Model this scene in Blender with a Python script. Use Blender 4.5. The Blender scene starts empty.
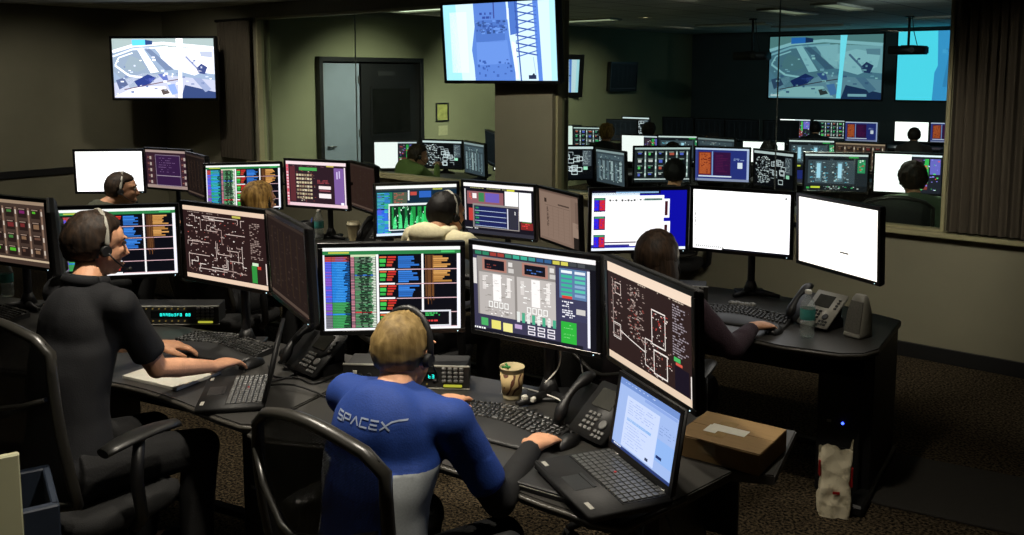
import bpy, bmesh, math, random
import numpy as np
from mathutils import Vector, Matrix, Euler
from mathutils.bvhtree import BVHTree
from mathutils import noise as mnoise

SC = bpy.context.scene
COL = SC.collection
R = math.radians
V = Vector

# ------------------------------------------------------------------ materials
def s2l(c):
    return tuple((x/12.92 if x <= .04045 else ((x+.055)/1.055)**2.4) for x in c)
def hexc(h):
    return s2l(tuple(int(h[i:i+2], 16)/255 for i in (0, 2, 4)))
MATS = {}
def mat(name, col, rough=.6, metal=0., nscale=30., namt=.12, bump=0., bscale=None, stretch=None, spec=.5, coords='Object', trans=0., emis=None, estr=0., sheen=0.):
    if name in MATS: return MATS[name]
    m = bpy.data.materials.new(name); m.use_nodes = True
    nt = m.node_tree; b = nt.nodes['Principled BSDF']
    b.inputs['Roughness'].default_value = rough
    b.inputs['Metallic'].default_value = metal
    b.inputs['Specular IOR Level'].default_value = spec
    if trans: b.inputs['Transmission Weight'].default_value = trans
    if sheen: b.inputs['Sheen Weight'].default_value = sheen
    tc = nt.nodes.new('ShaderNodeTexCoord')
    mp = nt.nodes.new('ShaderNodeMapping'); nt.links.new(tc.outputs[coords], mp.inputs[0])
    if stretch: mp.inputs['Scale'].default_value = stretch
    n = nt.nodes.new('ShaderNodeTexNoise'); n.inputs['Scale'].default_value = nscale; n.inputs['Detail'].default_value = 5
    nt.links.new(mp.outputs[0], n.inputs['Vector'])
    cr = nt.nodes.new('ShaderNodeValToRGB')
    c = s2l(col) if max(col) <= 1 else col
    cr.color_ramp.elements[0].color = (*[x*(1-namt) for x in c], 1)
    cr.color_ramp.elements[1].color = (*[min(1, x*(1+namt)) for x in c], 1)
    cr.color_ramp.elements[0].position = .3; cr.color_ramp.elements[1].position = .7
    nt.links.new(n.outputs[0], cr.inputs[0]); nt.links.new(cr.outputs[0], b.inputs['Base Color'])
    if bump:
        bn = nt.nodes.new('ShaderNodeBump'); bn.inputs['Strength'].default_value = bump; bn.inputs['Distance'].default_value = .01
        if bscale:
            n2 = nt.nodes.new('ShaderNodeTexNoise'); n2.inputs['Scale'].default_value = bscale; n2.inputs['Detail'].default_value = 4
            nt.links.new(mp.outputs[0], n2.inputs['Vector']); nt.links.new(n2.outputs[0], bn.inputs['Height'])
        else: nt.links.new(n.outputs[0], bn.inputs['Height'])
        nt.links.new(bn.outputs[0], b.inputs['Normal'])
    if emis:
        b.inputs['Emission Color'].default_value = (*s2l(emis), 1); b.inputs['Emission Strength'].default_value = estr
    MATS[name] = m
    return m

def screen_mat(name, strength):
    if name in MATS: return MATS[name]
    m = bpy.data.materials.new(name); m.use_nodes = True
    nt = m.node_tree; nt.nodes.clear()
    o = nt.nodes.new('ShaderNodeOutputMaterial'); e = nt.nodes.new('ShaderNodeEmission')
    a = nt.nodes.new('ShaderNodeAttribute'); a.attribute_name = 'picture'
    g = nt.nodes.new('ShaderNodeBsdfGlossy'); g.inputs['Roughness'].default_value = .35; g.inputs['Color'].default_value = (.02, .02, .02, 1)
    ad = nt.nodes.new('ShaderNodeAddShader')
    e.inputs['Strength'].default_value = strength
    nt.links.new(a.outputs['Color'], e.inputs['Color'])
    nt.links.new(e.outputs[0], ad.inputs[0]); nt.links.new(g.outputs[0], ad.inputs[1]); nt.links.new(ad.outputs[0], o.inputs[0])
    MATS[name] = m
    return m

def glow_mat(name, col, st):
    if name in MATS: return MATS[name]
    m = bpy.data.materials.new(name); m.use_nodes = True
    nt = m.node_tree; nt.nodes.clear()
    o = nt.nodes.new('ShaderNodeOutputMaterial'); e = nt.nodes.new('ShaderNodeEmission')
    e.inputs['Color'].default_value = (*s2l(col), 1); e.inputs['Strength'].default_value = st
    nt.links.new(e.outputs[0], o.inputs[0]); MATS[name] = m
    return m

def glass_mat(name, tint=(.93, .97, .95), refl=1.5, rough=0.0, milk=0.):
    m = bpy.data.materials.new(name); m.use_nodes = True
    nt = m.node_tree; nt.nodes.clear()
    o = nt.nodes.new('ShaderNodeOutputMaterial'); t = nt.nodes.new('ShaderNodeBsdfTransparent'); t.inputs['Color'].default_value = (*tint, 1)
    g = nt.nodes.new('ShaderNodeBsdfGlossy'); g.inputs['Roughness'].default_value = rough
    lw = nt.nodes.new('ShaderNodeLayerWeight'); pw = nt.nodes.new('ShaderNodeMath'); pw.operation = 'POWER'; pw.inputs[1].default_value = 5; f = nt.nodes.new('ShaderNodeMath'); f.operation = 'MULTIPLY_ADD'; f.inputs[1].default_value = .9; f.inputs[2].default_value = ((refl-1)/(refl+1))**2
    nt.links.new(lw.outputs['Facing'], pw.inputs[0]); nt.links.new(pw.outputs[0], f.inputs[0])
    x = nt.nodes.new('ShaderNodeMixShader')
    nt.links.new(f.outputs[0], x.inputs[0]); nt.links.new(t.outputs[0], x.inputs[1]); nt.links.new(g.outputs[0], x.inputs[2])
    if milk:
        d = nt.nodes.new('ShaderNodeBsdfDiffuse'); d.inputs['Color'].default_value = (.8, .82, .78, 1); y = nt.nodes.new('ShaderNodeMixShader'); y.inputs[0].default_value = milk
        nt.links.new(x.outputs[0], y.inputs[1]); nt.links.new(d.outputs[0], y.inputs[2]); nt.links.new(y.outputs[0], o.inputs[0])
    else: nt.links.new(x.outputs[0], o.inputs[0])
    return m

def hair_mat(name, c1, c2, scale=60):
    m = bpy.data.materials.new(name); m.use_nodes = True
    nt = m.node_tree; b = nt.nodes['Principled BSDF']; b.inputs['Roughness'].default_value = .62; b.inputs['Specular IOR Level'].default_value = .3
    tc = nt.nodes.new('ShaderNodeTexCoord'); mp = nt.nodes.new('ShaderNodeMapping'); mp.inputs['Scale'].default_value = (1, 1, .12)
    n = nt.nodes.new('ShaderNodeTexNoise'); n.inputs['Scale'].default_value = scale; n.inputs['Detail'].default_value = 6
    cr = nt.nodes.new('ShaderNodeValToRGB'); cr.color_ramp.elements[0].color = (*s2l(c1), 1); cr.color_ramp.elements[1].color = (*s2l(c2), 1)
    cr.color_ramp.elements[0].position = .35; cr.color_ramp.elements[1].position = .68
    bn = nt.nodes.new('ShaderNodeBump'); bn.inputs['Strength'].default_value = .7; bn.inputs['Distance'].default_value = .004
    nt.links.new(tc.outputs['Object'], mp.inputs[0]); nt.links.new(mp.outputs[0], n.inputs['Vector'])
    nt.links.new(n.outputs[0], cr.inputs[0]); nt.links.new(cr.outputs[0], b.inputs['Base Color'])
    nt.links.new(n.outputs[0], bn.inputs['Height']); nt.links.new(bn.outputs[0], b.inputs['Normal'])
    return m

# ------------------------------------------------------------------ mesh builder
class B:
    def __init__(s): s.v = []; s.f = []; s.m = []; s.sm = []
    def add(s, vs, fs, m=0, smooth=False, M=None):
        o = len(s.v)
        for p in vs:
            p = V(p)
            if M is not None: p = M @ p
            s.v.append(p)
        for f in fs: s.f.append([i+o for i in f]); s.m.append(m); s.sm.append(smooth)
        return s
    def box(s, c, d, m=0, M=None, bev=0., seg=1):
        x, y, z = d[0]/2, d[1]/2, d[2]/2
        if bev <= 0:
            vs = [(c[0]+i*x, c[1]+j*y, c[2]+k*z) for k in (-1, 1) for j in (-1, 1) for i in (-1, 1)]
            return s.add(vs, [(0, 2, 3, 1), (4, 5, 7, 6), (0, 1, 5, 4), (2, 6, 7, 3), (0, 4, 6, 2), (1, 3, 7, 5)], m, False, M)
        bm = bmesh.new(); bmesh.ops.create_cube(bm, size=1)
        for v in bm.verts: v.co = V((c[0]+v.co.x*d[0], c[1]+v.co.y*d[1], c[2]+v.co.z*d[2]))
        bmesh.ops.bevel(bm, geom=bm.edges[:], offset=min(bev, min(d)*.49), segments=seg, affect='EDGES')
        s.bm(bm, m, seg > 1, M); return s
    def bm(s, bm, m=0, smooth=False, M=None):
        bm.verts.ensure_lookup_table(); bm.verts.index_update()
        s.add([v.co.copy() for v in bm.verts], [[v.index for v in f.verts] for f in bm.faces], m, smooth, M); bm.free(); return s
    def loft(s, rings, m=0, smooth=True, caps=True, closed=True, M=None):
        n = len(rings[0]); vs = [p for r in rings for p in r]; fs = []
        for i in range(len(rings)-1):
            for j in range(n if closed else n-1):
                k = (j+1) % n
                fs.append((i*n+j, i*n+k, (i+1)*n+k, (i+1)*n+j))
        s.add(vs, fs, m, smooth, M)
        if caps:
            o = len(s.v)-len(vs)
            s.f.append([o+j for j in range(n)][::-1]); s.m.append(m); s.sm.append(False)
            s.f.append([o+(len(rings)-1)*n+j for j in range(n)]); s.m.append(m); s.sm.append(False)
        return s
    def lathe(s, prof, c=(0, 0, 0), m=0, n=24, M=None, caps=True):
        return s.loft([[(c[0]+r*math.cos(2*math.pi*j/n), c[1]+r*math.sin(2*math.pi*j/n), c[2]+z) for j in range(n)] for r, z in prof], m, True, caps, M=M)
    def tube(s, path, r, m=0, n=10, M=None, rads=None, flat=1., up=None):
        P = [V(p) for p in path]; rings = []; pv = None
        for i, p in enumerate(P):
            t = (P[min(i+1, len(P)-1)]-P[max(i-1, 0)]).normalized()
            if pv is None:
                a = V(up) if up else (V((0, 0, 1)) if abs(t.z) < .9 else V((1, 0, 0)))
                x = t.cross(a).normalized()
            else:
                x = (pv-t*pv.dot(t))
                x = x.normalized() if x.length > 1e-6 else t.orthogonal().normalized()
            pv = x; y = x.cross(t).normalized(); rr = rads[i] if rads else r
            rings.append([p+x*rr*math.cos(2*math.pi*j/n)+y*rr*flat*math.sin(2*math.pi*j/n) for j in range(n)])
        return s.loft(rings, m, True, True, M=M)
    def cyl(s, p0, p1, r, m=0, n=16, r1=None, M=None): return s.tube([p0, p1], r, m, n, M, rads=[r, r if r1 is None else r1])
    def prism(s, poly, z0, z1, m=0, M=None, bev=0.):
        bm = bmesh.new()
        f = bm.faces.new([bm.verts.new((p[0], p[1], z0)) for p in poly])
        g = bmesh.ops.extrude_face_region(bm, geom=[f])
        for e in g['geom']:
            if isinstance(e, bmesh.types.BMVert): e.co.z = z1
        bmesh.ops.recalc_face_normals(bm, faces=bm.faces[:])
        if bev:
            ed = [e for e in bm.edges if abs(e.verts[0].co.z-e.verts[1].co.z) < 1e-6]
            bmesh.ops.bevel(bm, geom=ed, offset=bev, segments=2, affect='EDGES')
        return s.bm(bm, m, False, M)
    def ell(s, c, r, m=0, M=None, nu=20, nv=12, rot=None):
        vs = []; fs = []; Q = rot.to_3x3() if rot is not None else Matrix.Identity(3)
        for i in range(1, nv):
            a = math.pi*i/nv
            for j in range(nu):
                b = 2*math.pi*j/nu
                vs.append(V(c)+Q @ V((r[0]*math.sin(a)*math.cos(b), r[1]*math.sin(a)*math.sin(b), r[2]*math.cos(a))))
        top = len(vs); vs.append(V(c)+Q @ V((0, 0, r[2]))); bot = len(vs); vs.append(V(c)-Q @ V((0, 0, r[2])))
        for i in range(nv-2):
            for j in range(nu):
                k = (j+1) % nu; fs.append((i*nu+j, (i+1)*nu+j, (i+1)*nu+k, i*nu+k))
        for j in range(nu):
            k = (j+1) % nu; fs.append((top, j, k)); fs.append((bot, (nv-2)*nu+k, (nv-2)*nu+j))
        return s.add(vs, fs, m, True, M)
    def mesh(s, name, mats):
        me = bpy.data.meshes.new(name); me.from_pydata([tuple(v) for v in s.v], [], s.f)
        for m in mats: me.materials.append(m)
        me.polygons.foreach_set('material_index', s.m); me.polygons.foreach_set('use_smooth', s.sm); me.update()
        bm = bmesh.new(); bm.from_mesh(me); bmesh.ops.recalc_face_normals(bm, faces=bm.faces[:]); bm.to_mesh(me); bm.free()
        return me
    def build(s, name, mats, parent=None, loc=None, rot=None):
        if not isinstance(mats, (list, tuple)): mats = [mats]
        return link(name, s.mesh(name, mats), parent, loc, rot)

def link(name, me, parent=None, loc=None, rot=None):
    o = bpy.data.objects.new(name, me); COL.objects.link(o)
    if parent is not None: o.parent = parent
    if loc is not None: o.location = loc
    if rot is not None: o.rotation_euler = rot
    return o
def empty(name, loc=(0, 0, 0), rz=0, rx=0):
    o = bpy.data.objects.new(name, None); COL.objects.link(o); o.location = loc; o.rotation_euler = (rx, 0, rz); o.empty_display_size = .05
    return o
def tag(o, label=None, cat=None, group=None, kind=None):
    if label: o['label'] = label
    if cat: o['category'] = cat
    if group: o['group'] = group
    if kind: o['kind'] = kind
    return o
def copy_tree(o, parent=None):
    c = o.copy(); COL.objects.link(c); c.parent = parent
    for ch in list(o.children): copy_tree(ch, c)
    return c

# ------------------------------------------------------------------ palette
BLK = mat('black_plastic', (.075, .075, .078), .45, nscale=200, namt=.1, bump=.05)
BLKM = mat('matte_black_plastic', (.06, .06, .062), .6, nscale=120, namt=.15, bump=.08)
GBLK = mat('glossy_black_bezel', (.05, .05, .052), .28, nscale=90, namt=.08)
DGREY = mat('dark_grey_plastic', (.14, .14, .14), .5, nscale=150, namt=.1, bump=.05)
GREY = mat('grey_plastic', (.42, .42, .41), .5, nscale=150, namt=.06)
SILV = mat('silver_plastic', (.62, .61, .57), .4, nscale=100, namt=.05)
STEEL = mat('brushed_metal', (.45, .45, .44), .35, .9, nscale=60, namt=.1, stretch=(1, 20, 1))
DMETAL = mat('dark_powder_coat', (.09, .09, .09), .5, .3, nscale=300, namt=.15, bump=.05)
FRAMEM = mat('chair_frame_plastic', (.17, .165, .15), .33, nscale=80, namt=.1)
DESKTOP = mat('charcoal_laminate', (.20, .195, .185), .42, nscale=300, namt=.22, bump=.04)
DESKEDGE = mat('laminate_edge', (.27, .26, .24), .35, nscale=80, namt=.08)
KEY = mat('keycap', (.16, .16, .155), .4, nscale=100, namt=.1)
KEYG = mat('keycap_sheen', (.30, .30, .29), .35, nscale=100, namt=.1)  # keycap greys raised to carry the keys' reflected sheen
WHITE = mat('white_plastic', (.85, .84, .8), .5, nscale=60, namt=.04)
PAPER = mat('white_paper', (.86, .85, .8), .8, nscale=40, namt=.05, bump=.1)
SKIN = mat('warm_skin', (.84, .62, .48), .55, nscale=35, namt=.1, bump=.15, bscale=180)
LEDB = glow_mat('blue_led', (.2, .3, 1.), 6)
SCR = screen_mat('lit_screen', 1.15)
SCRW = screen_mat('bright_lit_screen', 1.7)
SCRD = screen_mat('dim_lit_screen', .85)
# ------------------------------------------------------------------ pictures on screens (flat coloured facets of one mesh)
class Pic:
    def __init__(s, bg, seed=0): s.q = []; s.rn = random.Random(seed); s.l = 0; s.rect(0, 0, 1, 1, bg)
    def poly(s, pts, c): s.q.append((pts, hexc(c) if isinstance(c, str) else c, s.l))
    def rect(s, x0, y0, x1, y1, c):
        s.poly([(x0, y0), (x0, y1), (x1, y1), (x1, y0)], c)
    def up(s): s.l += 1; return s
    def line(s, x0, y0, x1, y1, t, c, asp=1.6):
        dx, dy = (x1-x0)*asp, y1-y0; L = math.hypot(dx, dy) or 1e-6; nx, ny = -dy/L*t/2/asp, dx/L*t/2
        s.poly([(x0+nx, y0+ny), (x1+nx, y1+ny), (x1-nx, y1-ny), (x0-nx, y0-ny)], c)
    def path(s, pts, t, c):
        for a, b in zip(pts, pts[1:]): s.line(*a, *b, t, c)
    def frame(s, x0, y0, x1, y1, t, c):
        s.rect(x0, y0, x1, y0+t, c); s.rect(x0, y1-t, x1, y1, c); s.rect(x0, y0, x0+t*.62, y1, c); s.rect(x1-t*.62, y0, x1, y1, c)
    def text(s, x0, y0, x1, y1, c, h=.012, gap=.022, fill=.8, ragged=True):
        y = y0
        while y+h <= y1:
            x = x0; end = x0+(x1-x0)*(s.rn.uniform(.5, 1) if ragged else 1)
            while x < end:
                w = s.rn.uniform(.008, .03)
                if s.rn.random() < fill: s.rect(x, y, min(x+w, end), y+h, c)
                x += w+.006
            y += gap
    def dots(s, x0, y0, x1, y1, n, cs, w=.012, h=.012):
        for _ in range(n):
            x = s.rn.uniform(x0, x1-w); y = s.rn.uniform(y0, y1-h)
            s.rect(x, y, x+w*s.rn.uniform(.4, 1.2), y+h*s.rn.uniform(.5, 1.2), s.rn.choice(cs))
    def mesh(s, w, h, name, material, cx=0., y=0., ztop=0.):
        """stands in the local xz plane, facing -y; top edge at ztop"""
        vs = []; fs = []; cols = []
        for pts, c, l in s.q:
            o = len(vs)
            for px, py in pts: vs.append((cx+(px-.5)*w, y-l*.00018, ztop-py*h))
            fs.append(list(range(o, o+len(pts)))); cols += [(*c, 1.)]*len(pts)
        me = bpy.data.meshes.new(name); me.from_pydata(vs, [], fs)
        a = me.color_attributes.new('picture', 'FLOAT_COLOR', 'CORNER')
        a.data.foreach_set('color', [x for c in cols for x in c])
        me.materials.append(material); me.update()
        return me

def pic_white(seed=0, ticks=True, bg='ffffff', corner=False):
    p = Pic(bg, seed); p.up()
    if ticks:
        for i in range(34):
            if p.rn.random() < .6: p.rect(.018, .05+i*.024, .018+p.rn.uniform(.012, .018), .066+i*.024, '202020')
        for i in range(14): p.rect(.03+i*.022, .94, .041+i*.022, .975, '444444')
        p.rect(.31, .975, 1, 1, '101018')
    p.rect(.95, .05, .965, .09, '333333') if corner is False else None
    return p
def pic_blankdoc(seed=0):
    p = Pic('fff9ee', seed); p.up()
    p.rect(.12, .23, .13, .25, 'd8cfc0'); p.rect(.55, .70, .66, .722, '303030'); p.rect(0, 0, 1, .02, 'fffdf4')
    return p
def pic_telemetry(seed=1, popup=True, n=44, alt=False):
    p = Pic('0a0b12', seed); rn = p.rn; p.up()
    p.rect(0, 0, 1, .04, 'f2f4f2'); p.rect(0, .04, 1, .085, '2c7a44')
    p.rect(0, .085, .012, 1, 'e8e8f4'); p.rect(.975, .085, 1, 1, 'f0f0fa'); p.rect(0, .975, 1, 1, 'f4f4f8')
    p.rect(.385, .085, .402, 1, 'f4f4f4'); p.rect(.715, .085, .73, 1, 'f4f4f4')
    p.up(); p.rect(.04, .05, .19, .07, 'b8c04a'); p.rect(.86, .05, .96, .07, '49c06a'); p.rect(.2, .085, .385, .11, 'c8d8b0')
    for i in range(n):
        y = .11+i*(.86/n); h = .86/n
        blue = i < n*.62 or i == int(n*.8)
        a = ('5a62e8', '2b86e0', '49a4ee') if blue else ('777780', '3f9a55', '4aa866')
        if i < 3: a = ('c04a4a', 'b05050', '5060c0')
        if alt: a = (a[0], rn.choice(['2b86e0', '2fb0c8', '2fae7a']), a[2])
        p.rect(.014, y, .06, y+h*.8, rn.choice([a[0], '8a5acc', a[0]]))
        p.rect(.062, y, .19, y+h*.82, a[1]); p.rect(.075+rn.random()*.03, y+h*.2, .19-rn.random()*.05, y+h*.6, a[2])
        g = rn.choice(['4f8a5c', '5c9a6a', '57805c', '6b8a70'])
        if i == int(n*.78): g = 'd04040'
        if i == int(n*.27): g = '3f74c8'
        p.rect(.2, y, .225, y+h*.8, rn.choice(['b87a8a', 'c0808c', '8a6a74'])); p.rect(.228, y, .38, y+h*.75, g)
    p.up()
    for i in range(n):
        y = .11+i*(.86/n); h = .86/n
        w = rn.uniform(.01, .05); x = .19-w; p.rect(x, y+h*.1, x+w, y+h*.7, '10121e')
        for x in (.245, .29): p.rect(x+rn.uniform(0, .03), y, x+rn.uniform(.03, .06), y+h*.6, '141a18')
        p.rect(.375-rn.uniform(.01, .03), y, .38, y+h*.6, 'e0ead8')
    for k in range(5):
        y = .11+k*.175
        p.rect(.405, y+.145, .52, y+.165, 'f4f4f4'); p.rect(.41, y, .46, y+.018, 'd86a40'); p.rect(.47, y, .53, y+.02, 'd03a30')
        p.rect(.41, y+.03, .455, y+.075, '3fc050'); p.rect(.465, y+.03, .525, y+.05, 'c02c2c'); p.rect(.465, y+.06, .51, y+.08, 'c8502c')
        p.rect(.41, y+.09, .45, y+.12, '38a848'); p.rect(.46, y+.09, .50, y+.12, 'b83c34')
        p.rect(.53, y+.155, .975, y+.165, 'd8b0b8')
        for j in range(6):
            yy = y+j*.024
            if k < 3: p.rect(.545, yy, .60+rn.uniform(.02, .10), yy+.021, rn.choice(['2f6fc4', '3a80d8', '2c66b4']))
            if k < 2: p.rect(.80, yy, .84+rn.uniform(.02, .10), yy+.021, rn.choice(['c08a4a', 'd09a58', 'b07c40']))
    for k in range(8): p.rect(.745+k*.008, .1, .749+k*.008, .60+.05*(k % 3), rn.choice(['6a4020', '8a5a30', '5a3820']))
    if alt:
        for k in range(3, 5): p.rect(.78, .11+k*.175+.1, .93, .11+k*.175+.14, 'b08850')
    if popup:
        p.up(); p.rect(.69, .77, .93, .97, 'd8d8e0'); p.up(); p.rect(.70, .79, .915, .95, '0c0c14'); p.up()
        p.text(.74, .80, .88, .85, '3fc060', .015, .024); p.text(.74, .89, .87, .94, 'd84040', .02, .03)
    return p
def pic_schematic(seed=2, bg='2a1a1a', ink='c8b4ac', top='e0c4ac', n=26, dim=False):
    p = Pic(bg, seed); rn = p.rn; p.up()
    p.rect(0, 0, 1, .06, top); p.rect(0, .94, 1, 1, top if not dim else '8a7068'); p.rect(.02, .06, .98, .065, '5a4440')
    p.rect(.985, .65, .995, .93, 'f0e0d8')
    p.up()
    for i in range(n):
        x = rn.uniform(.05, .72); y = rn.uniform(.14, .88); pts = [(x, y)]
        for _ in range(rn.randint(2, 4)):
            if rn.random() < .5: x = min(.76, max(.04, x+rn.uniform(-.2, .2)))
            else: y = min(.9, max(.12, y+rn.uniform(-.2, .2)))
            pts.append((x, y))
        p.path(pts, .009, rn.choice([ink, ink, 'a89088', 'e8dcd4']))
    p.dots(.04, .1, .76, .92, n*7, [ink, '8a6a64', ink, '8a6a64', 'b05048', 'e8e0d8', '9a7a70', 'c8b8b0'], .014, .014)
    p.text(.82, .14, .96, .62, '9a867e', .011, .022, .6); p.rect(.82, .70, .88, .93, '2f8a3c'); p.rect(.83, .66, .9, .70, 'c8e0c0'); p.rect(.89, .70, .93, .74, 'c04030')
    p.text(.06, .075, .7, .1, '8a7a72', .012, .03, .5); p.rect(.62, .07, .72, .1, 'b8b050')
    return p
def pic_loop_schematic(seed=3):
    p = Pic('2c1e1d', seed); rn = p.rn; p.up()
    p.rect(0, 0, 1, .095, 'ead2bc'); p.rect(0, .93, 1, 1, 'dcc4ac'); p.rect(.985, .72, .995, .93, 'f0e8e0')
    p.up(); ink = 'e6ddd6'
    p.frame(.56, .28, .72, .62, .012, ink); p.frame(.58, .66, .74, .90, .014, ink)
    p.path([(.16, .66), (.30, .70), (.48, .74), (.48, .86), (.58, .88)], .01, ink)
    p.path([(.48, .74), (.48, .60), (.56, .60)], .01, ink); p.path([(.07, .16), (.07, .62), (.16, .62), (.16, .74), (.07, .74)], .008, 'b8a8a0')
    p.frame(.1, .18, .18, .30, .01, 'c8b8b0'); p.frame(.07, .60, .17, .76, .008, ink)
    p.dots(.04, .14, .2, .75, 60, ['b09a92', '8a706a', 'a09088', '8a706a', '94605a'], .018, .014)
    p.dots(.26, .14, .48, .68, 150, ['9a8880', '7a645e', 'b0a098', '8a7870', '9a8880', '8a443c'], .022, .012)
    p.dots(.4, .6, .8, .92, 80, ['c8bab2', '8a706a', 'b0a098', 'a04840'], .016, .012); p.dots(.55, .28, .75, .64, 40, ['d8ccc4', 'b04038'], .016, .012)
    p.text(.80, .14, .97, .62, '948a92', .012, .024, .7); p.rect(.81, .62, .88, .66, '48b060'); p.rect(.83, .665, .9, .69, 'd05848'); p.rect(.82, .70, .97, .92, '1a1420')
    p.text(.4, .1, .95, .13, 'b0a090', .012, .05, .6)
    return p
def pic_dash(seed=4):
    p = Pic('3a3850', seed); rn = p.rn; p.up()
    p.rect(0, 0, 1, .05, 'f4f0f0'); p.rect(0, .05, 1, .11, '2a2c30'); p.rect(.035, .12, .69, .80, '8a8480'); p.rect(.0, .15, .03, .45, 'd8d4d0')
    p.rect(.72, .13, .93, .46, '5a78a0'); p.rect(.935, .13, .955, .97, 'e8e8f4'); p.rect(.72, .47, .93, .70, '3c3c58'); p.rect(.955, .11, 1, 1, '14141c')
    p.rect(0, .96, .9, 1, '181824')
    p.up()
    x = .02
    for c in ('2f8060', '2f8060', '9a3c34', '9a3c34', '38806a', '3aa890', '3aa890', '3a9088', '345c8a', '345c8a', 'c8c050', 'd0c858', '404448', '484c50'):
        p.rect(x, .06, x+.055, .1, c); x += .065
    p.rect(.05, .30, .355, .80, 'b4aeaa'); p.rect(.375, .30, .69, .80, 'bcb6b2')
    for x0 in (.08, .42):
        p.rect(x0, .13, x0+.21, .28, 'a8786c'); 
        p.up(); p.rect(x0+.02, .15, x0+.19, .26, '14141c'); p.up(); p.text(x0+.04, .2, x0+.18, .25, '4a70b8' if x0 > .3 else '7a3a34', .012, .03); p.l -= 2
        p.rect(x0+.225, .15, x0+.26, .2, 'd8d4d0'); p.rect(x0+.225, .22, x0+.27, .27, 'c8c4c0')
    p.up()
    for x0 in (.05, .375):
        p.rect(x0+.12, .31, x0+.19, .62, 'f4f0ee'); p.rect(x0+.03, .34, x0+.06, .5, 'd4ceca'); p.rect(x0+.24, .33, x0+.27, .56, 'e4deda')
        p.dots(x0+.02, .32, x0+.29, .6, 40, ['e8e4e0', '9a948e', 'f4f4f0'], .03, .012)
        for k in range(4): p.frame(x0+.08+k*.045, .63, x0+.115+k*.045, .70, .01, 'f4f4f0')
        p.dots(x0+.03, .7, x0+.29, .79, 24, ['f0ece8', '88827c'], .025, .012)
    for k in range(6): p.rect(.735, .15+k*.05, .82, .18+k*.05, 'e8f0f4' if k < 1 else '3ab090'); p.rect(.84, .15+k*.05, .92, .18+k*.05, 'dce4ec' if k < 1 else rn.choice(['58c0a8', '88a8c8']))
    p.rect(.74, .43, .82, .46, 'd04038'); p.text(.74, .49, .84, .68, 'e8e8f0', .014, .024, .9); p.rect(.85, .56, .92, .62, 'c8c4c0')
    p.rect(.73, .72, .85, .96, '2fae3c'); p.text(.75, .75, .84, .92, '8ae08a', .01, .035, .6)
    p.rect(.06, .84, .12, .93, '48a860'); p.rect(.15, .85, .23, .95, 'e0d870'); p.rect(.25, .86, .33, .96, 'e8e090'); p.rect(.35, .85, .41, .9, 'b8a0c8')
    for k in range(8): p.rect(.37+k*.042, .70+.004*k, .395+k*.042, .82, '48a884' if k % 2 else 'dce0dc')
    for k in range(6): p.frame(.46+(k % 3)*.08, .84+(k//3)*.06, .52+(k % 3)*.08, .885+(k//3)*.06, .012, 'e8e4ec')
    p.text(0, .955, .15, .99, 'f0f0f0', .02, .04, .8)
    return p
def pic_tables(seed=5):
    p = Pic('2c1c24', seed); rn = p.rn; p.up()
    p.rect(0, 0, 1, .07, 'f0d8dc'); p.rect(0, .07, .04, 1, 'c86a78'); p.rect(.80, .12, .96, .92, '7a5a9a'); p.rect(0, .93, 1, 1, 'e8c8d0'); p.rect(.965, .1, .985, .95, 'f0e0e8')
    p.rect(.06, .12, .15, .9, '5a2a30')
    p.up(); p.rect(.22, .13, .52, .2, '48a050'); p.rect(.68, .075, .8, .1, 'c8b850'); p.text(.05, .1, .78, .12, '8a5a60', .01, .03, .5)
    for i in range(12): p.rect(.005, .1+i*.068, .035, .135+i*.068, rn.choice(['e8e0e0', 'f0c0c8', 'd04858']))
    for r in range(7):
        for c in range(6): p.rect(.17+c*.045, .28+r*.085, .205+c*.045, .325+r*.085, rn.choice(['b8a888', 'c8bc98', '9a8a70', 'd0c4a8']))
    p.text(.52, .4, .72, .5, 'a84850', .014, .03, .7); p.rect(.54, .53, .74, .6, 'f0e0e0'); p.rect(.54, .70, .74, .8, 'f4e8e8'); p.rect(.55, .62, .73, .65, '8a4850')
    p.rect(.84, .2, .86, .36, 'd0c0e8'); p.rect(.88, .18, .9, .34, 'c8b8e0'); p.rect(.9, .88, .95, .93, 'f4f0fc'); p.dots(.15, .2, .5, .9, 60, ['8a6a50', 'e0d8c0', 'a05040'], .02, .012)
    return p
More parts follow.
